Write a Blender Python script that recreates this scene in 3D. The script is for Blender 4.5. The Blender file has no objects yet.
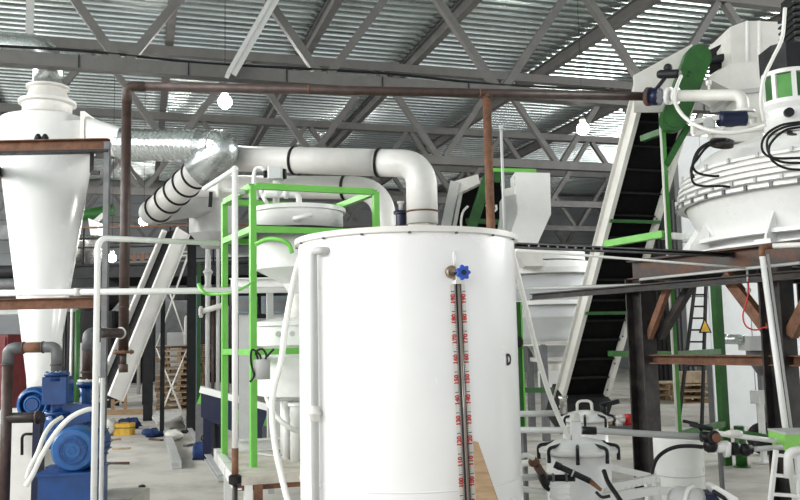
import bpy, math, random
from mathutils import Vector, Matrix
random.seed(7)
SC = bpy.context.scene
COL = SC.collection
R = math.radians
# ------------------------------------------------------------------ camera
F = 850.0                                    # focal length in pixels of the 800 x 500 frame
YAW, ROLL = R(17.0), R(1.2)
PITCH = math.atan(90.0 / F)
EYE = Vector((0, 0, 1.65))
FH = Vector((math.sin(YAW), math.cos(YAW), 0))
_r = Vector((math.cos(YAW), -math.sin(YAW), 0))
_w = FH * math.cos(PITCH) + Vector((0, 0, 1)) * math.sin(PITCH)
_u = _r.cross(_w)
CU = _u * math.cos(ROLL) + _r * math.sin(ROLL)
CR = _r * math.cos(ROLL) - _u * math.sin(ROLL)
cd = bpy.data.cameras.new('camera'); cam = bpy.data.objects.new('camera', cd); COL.objects.link(cam)
cd.sensor_width = 36; cd.lens = F / 800 * 36; cd.clip_start = 0.05; cd.clip_end = 300
cam.matrix_world = Matrix(((CR.x, CU.x, -_w.x, EYE.x), (CR.y, CU.y, -_w.y, EYE.y), (CR.z, CU.z, -_w.z, EYE.z), (0, 0, 0, 1)))
SC.camera = cam
# ------------------------------------------------------------------ light
W = bpy.data.worlds.new('world'); SC.world = W; W.use_nodes = True
W.node_tree.nodes['Background'].inputs[0].default_value = (0.96, 0.98, 1.0, 1)
W.node_tree.nodes['Background'].inputs[1].default_value = 0.8
def area(name, loc, look, sx, sy, power, col=(1, 1, 1)):
    l = bpy.data.lights.new(name, 'AREA'); l.shape = 'RECTANGLE'; l.size = sx; l.size_y = sy; l.energy = power; l.color = col
    o = bpy.data.objects.new(name, l); COL.objects.link(o); o.location = loc
    o.rotation_euler = (Vector(look) - Vector(loc)).to_track_quat('-Z', 'Y').to_euler()
    return o
area('gate_daylight', (-7.5, -5.0, 3.6), (1.0, 9.0, 2.2), 7, 6, 220, (1.0, 0.985, 0.96))
area('side_fill_light', (-12.7, 14.0, 6.2), (0.0, 14.0, 4.0), 42, 2.6, 4600, (1.0, 0.99, 0.97))  # added area light along the left wall, brightens roof and floor
area('side_fill_light', (23.7, 10.0, 6.2), (8.0, 16.0, 5.0), 24, 2.6, 3600, (1.0, 0.99, 0.97))  # matching light added on the right, no window behind it
SC.view_settings.view_transform = 'Standard'; SC.view_settings.look = 'None'
SC.view_settings.gamma = 1; SC.view_settings.use_curve_mapping = False
SC.view_settings.exposure = 0.2
SC.cycles.use_denoising = True
SC.cycles.max_bounces = 8
# ------------------------------------------------------------------ pixels to places
def ray(px, py):
    d = CR * ((px - 400) / F) + CU * ((250 - py) / F) + _w
    return d
def P(px, py, d):                           # at forward distance d
    v = ray(px, py); return EYE + v * (d / v.dot(FH))
def ony(px, py, y):
    v = ray(px, py); return EYE + v * ((y - EYE.y) / v.y)
def onx(px, py, x):
    v = ray(px, py); return EYE + v * ((x - EYE.x) / v.x)
def onz(px, py, z):
    v = ray(px, py); return EYE + v * ((z - EYE.z) / v.z)
def S(px, d): return px * d / F             # pixels to metres at distance d
def VT(px, y0, y1, d):                      # a vertical: point at (px,y0), and below it the height of y1
    a = P(px, y0, d); b = P(px, y1, d); return a, Vector((a.x, a.y, b.z))
X = Vector((1, 0, 0)); Y = Vector((0, 1, 0)); Z = Vector((0, 0, 1))
RH = _r.copy()                              # level, to the right of the view
def V(*a): return Vector(a)
# ------------------------------------------------------------------ materials
MATS = {}
def mat(name, col, rough=0.5, metal=0.0, var=0.12, scale=6.0, col2=None, lo=0.42, hi=0.62, bump=0.0, emit=0, spec=0.5, stretch=None):
    m = bpy.data.materials.new(name); m.use_nodes = True; nt = m.node_tree; N = nt.nodes; L = nt.links
    b = N['Principled BSDF']
    b.inputs['Metallic'].default_value = metal
    b.inputs['Specular IOR Level'].default_value = spec
    tc = N.new('ShaderNodeTexCoord'); mp = N.new('ShaderNodeMapping'); L.new(tc.outputs['Object'], mp.inputs[0])
    if stretch: mp.inputs['Scale'].default_value = stretch
    nz = N.new('ShaderNodeTexNoise'); nz.inputs['Scale'].default_value = scale; nz.inputs['Detail'].default_value = 6; nz.inputs['Roughness'].default_value = 0.65
    L.new(mp.outputs[0], nz.inputs['Vector'])
    cr = N.new('ShaderNodeValToRGB'); e = cr.color_ramp.elements
    c2 = col2 if col2 else tuple(c * (1 - var) for c in col)
    e[0].position = lo; e[1].position = hi
    e[0].color = (*col, 1); e[1].color = (*c2, 1)
    L.new(nz.outputs['Fac'], cr.inputs[0]); L.new(cr.outputs[0], b.inputs['Base Color'])
    mr = N.new('ShaderNodeMapRange'); mr.inputs[1].default_value = 0.3; mr.inputs[2].default_value = 0.7
    mr.inputs[3].default_value = max(0.03, rough - 0.08); mr.inputs[4].default_value = min(1, rough + 0.1)
    L.new(nz.outputs['Fac'], mr.inputs[0]); L.new(mr.outputs[0], b.inputs['Roughness'])
    if bump:
        bp = N.new('ShaderNodeBump'); bp.inputs['Strength'].default_value = bump; bp.inputs['Distance'].default_value = 0.02
        L.new(nz.outputs['Fac'], bp.inputs['Height']); L.new(bp.outputs[0], b.inputs['Normal'])
    if emit:
        b.inputs['Emission Color'].default_value = (*col, 1); b.inputs['Emission Strength'].default_value = emit
    MATS[name] = m
    return m
mat('white', (0.82, 0.825, 0.81), 0.3, 0, 0.05, 2.5, spec=0.5)
mat('tank_white', (0.86, 0.865, 0.86), 0.22, 0, 0.03, 1.5, spec=0.6)
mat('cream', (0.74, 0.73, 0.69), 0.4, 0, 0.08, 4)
mat('duct_white', (0.72, 0.715, 0.69), 0.38, 0, 0.07, 4)
mat('hose_white', (0.82, 0.82, 0.78), 0.45, 0, 0.05, 8)
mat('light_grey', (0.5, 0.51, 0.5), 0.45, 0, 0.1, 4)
mat('truss_grey', (0.12, 0.117, 0.113), 0.5, 0, 0.15, 3)
mat('mid_grey', (0.14, 0.145, 0.15), 0.5, 0.2, 0.2, 6)
mat('charcoal', (0.02, 0.021, 0.023), 0.5, 0.0, 0.3, 6, spec=0.25)
mat('black', (0.012, 0.012, 0.013), 0.4, 0, 0.2, 8, spec=0.25)
mat('rubber', (0.02, 0.02, 0.021), 0.55, 0, 0.3, 12, bump=0.1, spec=0.2)
mat('belt', (0.004, 0.0045, 0.0045), 0.6, 0, 0.3, 12, bump=0.1, spec=0.08)
mat('navy', (0.008, 0.013, 0.045), 0.35, 0, 0.2, 8, spec=0.35)
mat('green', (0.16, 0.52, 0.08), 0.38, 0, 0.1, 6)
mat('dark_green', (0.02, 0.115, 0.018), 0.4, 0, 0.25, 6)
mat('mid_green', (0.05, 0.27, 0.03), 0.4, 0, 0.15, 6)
mat('lime', (0.27, 0.62, 0.13), 0.4, 0, 0.1, 6)
mat('blue', (0.004, 0.058, 0.23), 0.32, 0, 0.25, 6)
mat('light_blue', (0.018, 0.12, 0.36), 0.35, 0, 0.25, 8)
mat('bright_blue', (0.01, 0.08, 0.5), 0.3, 0, 0.1, 8)
mat('brown_primer', (0.06, 0.034, 0.027), 0.5, 0, 0, 9, col2=(0.038, 0.022, 0.018), bump=0.1)
mat('rust', (0.22, 0.1, 0.052), 0.75, 0, 0, 9, col2=(0.095, 0.046, 0.03), lo=0.35, hi=0.7, bump=0.2)
mat('dark_rust', (0.06, 0.05, 0.048), 0.6, 0.2, 0, 5, col2=(0.16, 0.075, 0.045), lo=0.45, hi=0.68, bump=0.15)
mat('oily_steel', (0.02, 0.019, 0.02), 0.45, 0.1, 0, 5, col2=(0.055, 0.045, 0.04), bump=0.1, spec=0.3)
mat('galv', (0.6, 0.64, 0.64), 0.26, 0.9, 0.12, 5)
mat('steel', (0.6, 0.59, 0.56), 0.22, 0.95, 0.15, 10)
mat('brass', (0.42, 0.33, 0.22), 0.35, 0.7, 0.35, 20)
mat('roof_sheet', (0.82, 0.90, 0.89), 0.2, 1.0, 0.35, 1.6, stretch=(0.25, 2.0, 2.0))
mat('concrete', (0.56, 0.54, 0.495), 0.75, 0, 0, 1.3, col2=(0.30, 0.285, 0.26), lo=0.42, hi=0.72, bump=0.06)
mat('panel_grey', (0.56, 0.58, 0.59), 0.5, 0, 0.06, 2)
mat('panel_wall', (0.21, 0.225, 0.235), 0.55, 0, 0.1, 1)
mat('wall_dark', (0.12, 0.125, 0.13), 0.6, 0, 0.2, 1)
mat('wood', (0.42, 0.29, 0.17), 0.65, 0, 0, 7, col2=(0.26, 0.165, 0.09), lo=0.35, hi=0.7, bump=0.1, stretch=(1, 1, 6))
mat('pale_wood', (0.5, 0.4, 0.28), 0.7, 0, 0.35, 6, bump=0.1)
mat('board', (0.6, 0.56, 0.49), 0.7, 0, 0.25, 5, bump=0.08)
mat('yellow', (0.7, 0.42, 0.04), 0.5, 0, 0.25, 8)
mat('red', (0.55, 0.03, 0.03), 0.5, 0, 0.1, 8)
mat('red_panel', (0.17, 0.02, 0.025), 0.5, 0, 0.2, 3)
mat('cloth_blue', (0.015, 0.045, 0.16), 0.85, 0, 0.4, 14, bump=0.4)
mat('sack', (0.66, 0.65, 0.6), 0.8, 0, 0.2, 10, bump=0.3)
mat('tape', (0.72, 0.71, 0.66), 0.5, 0, 0.04, 10)
mat('glass_tube', (0.2, 0.17, 0.145), 0.12, 0, 0.1, 10)
mat('blue_grey', (0.12, 0.17, 0.2), 0.3, 0, 0.2, 5)
mat('lamp', (1.0, 0.97, 0.92), 0.5, 0, 0.0, 5, emit=150)
# ------------------------------------------------------------------ mesh kit
def fr(d, up=None):
    d = d.normalized()
    up = up if up is not None else (Z if abs(d.z) < 0.95 else Y)
    s = d.cross(up)
    if s.length < 1e-4: s = d.cross(X)
    s.normalize(); t = s.cross(d); return d, s, t
class MB:
    def __init__(s): s.v = []; s.f = []; s.s = []
    def add(s, vs, fs, sm=False):
        o = len(s.v); s.v += [Vector(v) for v in vs]
        for k, f in enumerate(fs):
            s.f.append([i + o for i in f]); s.s.append(sm if isinstance(sm, bool) else sm[k])
        return s
    def box(s, c, size, ax=(X, Y, Z)):
        c = Vector(c); a, b, e = [ax[i] * (size[i] / 2) for i in range(3)]
        vs = [c + a * i + b * j + e * k for i in (-1, 1) for j in (-1, 1) for k in (-1, 1)]
        return s.add(vs, [(0, 1, 3, 2), (4, 6, 7, 5), (0, 4, 5, 1), (2, 3, 7, 6), (0, 2, 6, 4), (1, 5, 7, 3)])
    def prism(s, pts, vec):
        n = len(pts); pts = [Vector(p) for p in pts]; vec = Vector(vec)
        vs = pts + [p + vec for p in pts]
        return s.add(vs, [tuple(range(n - 1, -1, -1)), tuple(range(n, 2 * n))] + [(i, (i + 1) % n, n + (i + 1) % n, n + i) for i in range(n)])
    def prof(s, p0, p1, poly, up=None):       # extrude a 2-d outline (side, up) from p0 to p1
        d, sd, t = fr(p1 - p0, up)
        n = len(poly)
        vs = [p0 + sd * a + t * b for a, b in poly] + [p1 + sd * a + t * b for a, b in poly]
        return s.add(vs, [tuple(range(n)), tuple(range(2 * n - 1, n - 1, -1))] + [(i, n + i, n + (i + 1) % n, (i + 1) % n) for i in range(n)])
    def bar(s, p0, p1, w, h=None, up=None):
        h = w if h is None else h
        return s.prof(p0, p1, [(-w / 2, -h / 2), (w / 2, -h / 2), (w / 2, h / 2), (-w / 2, h / 2)], up)
    def ibeam(s, p0, p1, w, h, t=0.015, up=None):
        w /= 2; h /= 2; q = t / 2
        return s.prof(p0, p1, [(-w, -h), (w, -h), (w, -h + t), (q, -h + t), (q, h - t), (w, h - t), (w, h), (-w, h), (-w, h - t), (-q, h - t), (-q, -h + t), (-w, -h + t)], up)
    def chan(s, p0, p1, w, h, t=0.012, up=None):
        w /= 2; h /= 2
        return s.prof(p0, p1, [(-w, -h), (w, -h), (w, -h + t), (-w + t, -h + t), (-w + t, h - t), (w, h - t), (w, h), (-w, h)], up)
    def tube(s, pts, r, n=12, cap=True):
        pts = [Vector(p) for p in pts]; m = len(pts)
        rr = r if isinstance(r, (list, tuple)) else [r] * m
        tg = [(pts[min(i + 1, m - 1)] - pts[max(i - 1, 0)]).normalized() for i in range(m)]
        d, sd, t = fr(tg[0]); vs = []
        for i in range(m):
            if i:
                q = tg[i - 1].rotation_difference(tg[i]); sd = q @ sd; t = q @ t
            vs += [pts[i] + (sd * math.cos(2 * math.pi * k / n) + t * math.sin(2 * math.pi * k / n)) * rr[i] for k in range(n)]
        fs = [(i * n + k, i * n + (k + 1) % n, (i + 1) * n + (k + 1) % n, (i + 1) * n + k) for i in range(m - 1) for k in range(n)]
        sm = [True] * len(fs)
        if cap: fs += [tuple(range(n - 1, -1, -1)), tuple(range((m - 1) * n, m * n))]; sm += [False, False]
        return s.add(vs, fs, sm)
    def lathe(s, prof, o, axis=None, n=32, cap=True, sharp=True, side=None):
        o = Vector(o); axis = Z if axis is None else axis
        d, sd, t = fr(axis, side); vs = []; fs = []; sm = []
        if sharp:                               # each band with its own rings, so edges stay crisp
            for (r0, h0), (r1, h1) in zip(prof, prof[1:]):
                b = len(vs)
                for r, h in ((r0, h0), (r1, h1)):
                    vs += [o + d * h + (sd * math.cos(2 * math.pi * k / n) + t * math.sin(2 * math.pi * k / n)) * r for k in range(n)]
                fs += [(b + k, b + (k + 1) % n, b + n + (k + 1) % n, b + n + k) for k in range(n)]
            sm = [True] * len(fs)
            if cap:
                e = len(vs); fs += [tuple(range(n - 1, -1, -1)), tuple(range(e - n, e))]; sm += [False, False]
        else:
            for r, h in prof:
                vs += [o + d * h + (sd * math.cos(2 * math.pi * k / n) + t * math.sin(2 * math.pi * k / n)) * r for k in range(n)]
            m = len(prof)
            fs = [(i * n + k, i * n + (k + 1) % n, (i + 1) * n + (k + 1) % n, (i + 1) * n + k) for i in range(m - 1) for k in range(n)]
            sm = [True] * len(fs)
            if cap: fs += [tuple(range(n - 1, -1, -1)), tuple(range((m - 1) * n, m * n))]; sm += [False, False]
        return s.add(vs, fs, sm)
    def cyl(s, p0, p1, r, n=20): return s.lathe([(r, 0), (r, (p1 - p0).length)], p0, p1 - p0, n)
    def disc(s, c, axis, r, th, n=24):          # flange centred on c
        a = axis.normalized(); return s.lathe([(r, -th / 2), (r, th / 2)], c, a, n)
    def flange(s, c, axis, r, th, nb=8, br=None, n=24):
        s.disc(c, axis, r, th, n); a, sd, t = fr(axis); br = br or r * 0.09
        for k in range(nb):
            q = 2 * math.pi * (k + .5) / nb; p = c + (sd * math.cos(q) + t * math.sin(q)) * r * 0.84
            s.lathe([(br, -th / 2 - br), (br, th / 2 + br)], p, a, 6)
        return s
    def torus(s, c, axis, r, q, n=40, m=8):
        d, sd, t = fr(axis); c = Vector(c); vs = []
        for i in range(n):
            a = 2 * math.pi * i / n; e = sd * math.cos(a) + t * math.sin(a)
            vs += [c + e * (r + q * math.cos(2 * math.pi * k / m)) + d * q * math.sin(2 * math.pi * k / m) for k in range(m)]
        fs = [(i * m + k, ((i + 1) % n) * m + k, ((i + 1) % n) * m + (k + 1) % m, i * m + (k + 1) % m) for i in range(n) for k in range(m)]
        return s.add(vs, fs, True)
    def ball(s, c, r, n=20, m=12, sc=(1, 1, 1), lump=0.0):
        c = Vector(c); vs = []; rnd = random.Random(int(abs(c.x * 977 + c.y * 131 + c.z * 17)))
        for i in range(m + 1):
            a = math.pi * i / m
            for k in range(n):
                b = 2 * math.pi * k / n; q = r * (1 + lump * math.sin(3 * a + 2 * b + c.x) * math.sin(5 * b) + lump * rnd.uniform(-.5, .5) * (0 < i < m))
                vs.append(c + V(q * sc[0] * math.sin(a) * math.cos(b), q * sc[1] * math.sin(a) * math.sin(b), q * sc[2] * math.cos(a)))
        fs = [(i * n + k, (i + 1) * n + k, (i + 1) * n + (k + 1) % n, i * n + (k + 1) % n) for i in range(m) for k in range(n)]
        return s.add(vs, fs, True)
    def rbox(s, c, size, ax=(X, Y, Z), b=0.02):   # box with chamfered upright edges
        w, h = size[0] / 2, size[1] / 2
        pl = [(-w + b, -h), (w - b, -h), (w, -h + b), (w, h - b), (w - b, h), (-w + b, h), (-w, h - b), (-w, -h + b)]
        c = Vector(c)
        return s.prism([c + ax[0] * a + ax[1] * e - ax[2] * (size[2] / 2) for a, e in pl], ax[2] * size[2])
def fillet(pts, rad, n=6):
    pts = [Vector(p) for p in pts]; out = [pts[0]]
    for a, b, c in zip(pts, pts[1:], pts[2:]):
        u = (a - b); v = (c - b); q = min(rad, u.length * .48, v.length * .48)
        p0 = b + u.normalized() * q; p1 = b + v.normalized() * q
        for i in range(n + 1):
            t = i / n; out.append(p0 * (1 - t) ** 2 + b * 2 * t * (1 - t) + p1 * t * t)
    out.append(pts[-1]); return out
def spline(pts, n=8):
    pts = [Vector(p) for p in pts]; q = [pts[0] * 2 - pts[1]] + pts + [pts[-1] * 2 - pts[-2]]; out = []
    for i in range(1, len(q) - 2):
        for k in range(n):
            t = k / n; a, b, c, d = q[i - 1:i + 3]
            out.append(0.5 * ((2 * b) + (c - a) * t + (2 * a - 5 * b + 4 * c - d) * t * t + (3 * b - a - 3 * c + d) * t ** 3))
    out.append(pts[-1]); return out
def PS(lst, d=None): return [P(*(q if len(q) == 3 else (q[0], q[1], d))) for q in lst]
# ------------------------------------------------------------------ objects
def mesh_of(name, mb, m, base):
    me = bpy.data.meshes.new(name)
    me.from_pydata([tuple(v - base) for v in mb.v], [], mb.f)
    me.polygons.foreach_set('use_smooth', mb.s)
    me.materials.append(MATS[m]); me.validate(); me.update(); return me
def tag(o, label=None, cat=None, group=None, kind=None):
    if label: o['label'] = label
    if cat: o['category'] = cat
    if group: o['group'] = group
    if kind: o['kind'] = kind
    return o
def base_of(o):
    while o.parent: o = o.parent
    return Vector(o.location)
def part(name, parent, mb, m, label=None, kind=None):
    o = bpy.data.objects.new(name, mesh_of(name, mb, m, base_of(parent))); COL.objects.link(o); o.parent = parent
    return tag(o, label, None, None, kind)
def thing(name, label, cat, loc, group=None):
    o = bpy.data.objects.new(name, None); COL.objects.link(o); o.location = loc; o.empty_display_size = 0.1
    return tag(o, label, cat, group)
def solo(name, mb, m, label=None, cat=None, group=None, kind=None):
    xs = [v.x for v in mb.v]; ys = [v.y for v in mb.v]; zs = [v.z for v in mb.v]
    b = V((min(xs) + max(xs)) / 2, (min(ys) + max(ys)) / 2, min(zs))
    o = bpy.data.objects.new(name, mesh_of(name, mb, m, b)); COL.objects.link(o); o.location = b
    return tag(o, label, cat, group, kind)
def dup(root, loc, rz=0.0, label=None, group=None, scale=None):
    def cp(o, par):
        c = o.copy(); COL.objects.link(c); c.parent = par
        for ch in list(o.children): cp(ch, c)
        return c
    r = cp(root, None); r.location = loc; r.rotation_euler = (0, 0, rz)
    if scale: r.scale = (scale,) * 3
    if label: r['label'] = label
    if group: r['group'] = group
    return r
# ================================================================== the hall
YT = 14 * math.cos(YAW)                        # plane of the first truss
ZB = ony(318, 80, YT).z                        # height of the lower chords
ZT = ZB + 2.2
ZR = ZT + 0.42                                 # underside of the roof sheets
XL, XR_, Y0, Y1 = -13.0, 24.0, -7.0, 38.0
floor = solo('floor', MB().box(((XL + XR_) / 2, (Y0 + Y1) / 2, -0.1), (XR_ - XL, Y1 - Y0, 0.2)), 'concrete', kind='structure')
ceiling = solo('ceiling', MB().box(((XL + XR_) / 2, (Y0 + Y1) / 2, ZR + 0.34), (XR_ - XL, Y1 - Y0, 0.2)), 'wall_dark', kind='structure')
def roof_sheet():
    mb = MB(); pitch = 0.3; a = []
    for k in range(4):
        y = k * pitch
        a += [(y, 0.11), (y + 0.03, 0.0), (y + 0.17, 0.0), (y + 0.27, 0.11)]
    a += [(1.2, 0.11)]
    vs = []; fs = []
    for i, (y, z) in enumerate(a):
        vs += [V(XL, y, z), V(XR_, y, z)]
    for i in range(len(a) - 1): fs.append((2 * i, 2 * i + 1, 2 * i + 3, 2 * i + 2))
    mb.add(vs, fs); return mb
_me = mesh_of('roof_sheet', roof_sheet(), 'roof_sheet', V(0, 0, 0))
_y = 0.0
while _y < Y1 - 1.2:
    o = bpy.data.objects.new('roof_sheet', _me); COL.objects.link(o); o.parent = ceiling
    o.location = V(0, _y, ZR + 0.02) - ceiling.location; _y += 1.2
def panel_wall(name, c, size, m, strips, horizontal, seam=0.02, proud=0.03, nrm=V(0, -1, 0)):
    w = solo(name, MB().box(c, size), 'wall_dark', kind='structure')
    along = X if size[0] > size[1] else Y; ln = max(size[0], size[1])
    q = 0.0
    tot = size[2] if horizontal else ln
    me = None
    for k in range(strips):
        h = tot / strips
        if horizontal: pc = Vector(c) + Z * (-size[2] / 2 + h * (k + .5)); sz = (ln, proud, h - seam)
        else: pc = Vector(c) + along * (-ln / 2 + h * (k + .5)); sz = (h - seam, proud, size[2])
        pc = pc + nrm * (min(size[0], size[1]) / 2 + proud / 2)
        if me is None: me = mesh_of('panel', MB().box(V(0, 0, 0), sz, (along, nrm, Z)), m, V(0, 0, 0))
        o = bpy.data.objects.new('panel', me); COL.objects.link(o); o.parent = w; o.location = pc - w.location
    return w
panel_wall('wall_back', V((XL + XR_) / 2, Y1 + 0.1, ZR / 2 + .15), (XR_ - XL, 0.2, ZR + .3), 'panel_wall', 8, True)
panel_wall('wall_left', V(XL - 0.1, 16, 2.5), (0.2, 44, 5.0), 'panel_wall', 5, True, nrm=V(1, 0, 0))
panel_wall('wall_right', V(XR_ + 0.1, 8, 2.5), (0.2, 28, 5.0), 'panel_wall', 5, True, nrm=V(-1, 0, 0))
panel_wall('wall_right_rear', V(XR_ + 0.1, 30, ZR / 2 + .15), (0.2, 16, ZR + .3), 'panel_wall', 8, True, nrm=V(-1, 0, 0))
# inner partition of pale panels behind the right-hand platform
pw = P(738, 430, 15.2); pw.z = 0
panel_wall('wall_partition', V(pw.x - 0.45 + 3.5, pw.y + 0.1, 2.6), (7.0, 0.14, 5.2), 'panel_grey', 8, False)
_lx = ony(686, 352, pw.y + .1); _x1 = pw.x - .45
panel_wall('wall_partition_lintel', V((_lx.x + _x1) / 2, pw.y + .1, (_lx.z + 5.2) / 2), (_x1 - _lx.x, 0.14, 5.2 - _lx.z), 'panel_grey', 4, True)
# trusses
def truss(y, x0, sp, n, first=False):
    t = thing('roof_truss', 'grey steel roof truss with a black cable lying along its lower chord' if first else 'grey steel roof truss with zigzag diagonals further back under the corrugated roof', 'truss', V(x0, y, ZB), None if first else 'roof trusses')
    xa, xb = XL + 0.1, XR_ - 0.1
    part('bottom_chord', t, MB().bar(V(xa, y, ZB), V(xb, y, ZB), 0.2, 0.2), 'truss_grey')
    part('top_chord', t, MB().bar(V(xa, y, ZT), V(xb, y, ZT), 0.2, 0.2), 'truss_grey')
    for k in range(-n, n + 2):
        bx = x0 + k * sp
        for sgn in (-1, 1):
            a = V(bx + sgn * 0.09, y, ZB + 0.1); b = V(bx + sgn * (sp / 2 - .08), y, ZT - 0.1)
            if xa < a.x < xb and xa < b.x < xb: part('diagonal', t, MB().bar(a, b, 0.13, 0.13, Y), 'truss_grey')
        if first and xa < bx < xb:
            for q in (.31, -.2): part('splice_plate', t, MB().box(V(bx + sp * q, y - .106, ZB), (0.02, 0.012, 0.205)), 'charcoal')
    return t
xn0 = ony(123, 62, YT).x; xn2 = ony(500, 87, YT).x; SP = (xn2 - xn0) / 2
for k, yy in enumerate((YT, YT + 5.6, YT + 11.2, YT + 16.8, YT + 22.4)):
    truss(yy, xn0 + (0, 0.9, 0.3, 1.2, 0.5)[k], SP, 6, k == 0)
# roof beams running back under the sheets
for px in (-30, 167, 295, 400, 532, 660):
    q = onz(px, 64 + px * 0.03, ZT + 0.22)
    t = solo('roof_beam', MB().ibeam(V(q.x, 6.5, ZT + 0.26), V(q.x, Y1, ZT + 0.26), 0.16, 0.3, 0.02), 'truss_grey',
             'long grey steel beam running back beneath the corrugated roof sheets', 'beam', 'roof beams')
a = ony(227, 76, YT - 0.25); b = ony(283, -22, YT - 0.25)
solo('knee_brace', MB().bar(a, b, 0.06, 0.22, Y).bar(a + V(.06, -.07, .02), b + V(.06, -.07, .02), 0.16, 0.03, Y), 'light_grey', 'pale flat steel brace rising from the truss chord with the black cable', 'brace')  # lighter grey than the truss: the lit flange face is in the colour
# black cable lying along the first chord
solo('roof_cable', MB().tube(spline([V(XL + 1 + i * 1.6, YT - 0.05, ZB + 0.125 + 0.03 * math.sin(i * 2.1) + 0.03) for i in range(22)], 5), 0.022, 6), 'black', 'black cable lying along the first roof truss chord', 'cable')
# lamps
def lamp(px, py, d, label, r):
    c = P(px, py, d); t = thing('pendant_lamp', label, 'lamp', c)
    part('bulb', t, MB().ball(c, r), 'lamp')
    part('lamp_socket', t, MB().lathe([(r * .45, r * .8), (r * .5, r * 1.5), (r * .3, r * 1.9)], c, Z, 14), 'light_grey')
    part('cord', t, MB().tube([c + Z * r * 1.8, V(c.x, c.y, ZR + .03)], 0.006, 6), 'charcoal')
lamp(225, 102, 15.2, 'round glowing bulb lamp hanging above the white duct', 0.125)
lamp(583, 129, 17.0, 'round glowing bulb lamp hanging beside the dark inclined conveyor', 0.125)
lamp(144, 221, 22.0, 'glowing bulb lamp hanging behind the brown riser pipe near the slanted duct', 0.13)
lamp(112, 258, 20.0, 'glowing bulb lamp hanging low beside the grey post of the cyclone frame', 0.1)

# ================================================================== the main white tank
DT = 4.9
tc = P(408, 330, DT); tc.z = 0
RT = DT * math.sin(math.atan(108 / F)) * 1.005
ZTOP = P(300, 244, DT).z
tank = thing('storage_tank', 'large glossy white cylindrical tank with sight gauge and overflow pipe', 'tank', tc)
zs = P(408, 493, DT - RT).z
part('shell', tank, MB().lathe([(RT, 0.12), (RT, ZTOP)], tc, Z, 96, cap=False), 'tank_white')
part('base_plate', tank, MB().lathe([(RT + 0.05, 0), (RT + 0.05, 0.12), (RT, 0.12)], tc, Z, 64), 'white')
part('weld_bead', tank, MB().torus(tc + Z * zs, Z, RT + 0.001, 0.004, 96, 6), 'tank_white')
part('lid', tank, MB().lathe([(RT, ZTOP - 0.01), (RT, ZTOP), (0.2, ZTOP + 0.03), (0.0, ZTOP + 0.03)], tc, Z, 64, cap=False), 'white')
rim = part('rim', tank, MB().lathe([(RT, ZTOP - 0.025), (RT + 0.022, ZTOP - 0.02), (RT + 0.022, ZTOP + 0.008), (RT - 0.02, ZTOP + 0.01)], tc, Z, 96, cap=False), 'cream')
for k in range(16):
    a = 2 * math.pi * (k + .3) / 16; p = tc + V(math.cos(a) * (RT + 0.012), math.sin(a) * (RT + 0.012), ZTOP - 0.03)
    part('rim_bolt', rim, MB().lathe([(0.009, 0), (0.009, 0.02)], p, Z, 6), 'mid_grey')
def on_tank(px, py, off=0.0):                     # point on the front of the shell
    v = ray(px, py); o = EYE - tc
    A = v.x * v.x + v.y * v.y; B = o.x * v.x + o.y * v.y; C = o.x * o.x + o.y * o.y - (RT + off) ** 2
    t = (-B - math.sqrt(max(0, B * B - A * C))) / A; return EYE + v * t
# overflow pipe
p0 = on_tank(327, 251, 0); p1 = on_tank(313, 251, 0.035); n0 = (p0 - tc); n0.z = 0; n0.normalize()
p2 = V(p1.x, p1.y, 0.2)
pp = part('overflow_pipe', tank, MB().tube(fillet([p0 - n0 * .01, p0 + n0 * 0.035, p1, p2], 0.05), 0.0215, 16), 'light_grey', 'grey overflow pipe with elbow')
zc = P(310, 413, DT - .4).z; q = V(p1.x, p1.y, zc)
part('pipe_union', pp, MB().lathe([(0.03, -0.02), (0.03, 0.02)], q, Z, 8).lathe([(0.036, -.007), (0.036, .007)], q, Z, 20).lathe([(0.026, -.04), (0.026, .04)], q, Z, 16), 'cream')
# sight gauge
g0 = on_tank(458.5, 284, 0.018); g1 = on_tank(468.5, 505, 0.018); gdir = (g1 - g0).normalized(); g2 = g0 + gdir * ((g0.z - 0.35) / -gdir.z)
gn = (g0 - tc); gn.z = 0; gn.normalize(); gs = gdir.cross(gn).normalized()
if gs.dot(RH) < 0: gs = -gs
gauge = part('sight_tube', tank, MB().tube([g0, g2], 0.0085, 14), 'glass_tube', 'narrow brown sight glass tube')
part('tube_edge', gauge, MB().tube([g0 + gs * 0.011 - gn * .004, g2 + gs * 0.011 - gn * .004], 0.005, 8).tube([g0 - gs * 0.011 - gn * .004, g2 - gs * 0.011 - gn * .004], 0.005, 8), 'charcoal')
part('top_fitting', gauge, MB().box(g0 - gdir * 0.01, (0.05, 0.04, 0.02), (gs, gn, -gdir)).box(g0 - gdir * 0.035 - gs * .004, (0.022, 0.03, 0.05), (gs, gn, -gdir)), 'cream')
part('bottom_fitting', gauge, MB().box(g2, (0.05, 0.06, 0.05), (gs, gn, -gdir)), 'cream')
part('nozzle', gauge, MB().cyl(g0 - gdir * .04 - gn * 0.06, g0 - gdir * .04 + gn * 0.02, 0.014), 'cream')
fc = on_tank(452, 272, 0.012)
part('brass_flange', gauge, MB().lathe([(0.033, -0.012), (0.034, 0.004), (0.026, 0.01), (0.024, 0.002), (0.012, 0.002), (0.0, 0.004)], fc, gn, 24, cap=False), 'brass')
hc = on_tank(462.5, 272.5, 0.09)
hw = MB(); pl = []
for k in range(84):
    a = 2 * math.pi * k / 84; rr = 0.035 + 0.005 * math.cos(7 * a); pl.append(hc + gs * rr * math.cos(a) + Z * rr * math.sin(a))
hw.prism(pl, gn * 0.014)
part('handwheel', gauge, hw, 'bright_blue', 'blue star-shaped valve handwheel')
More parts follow.
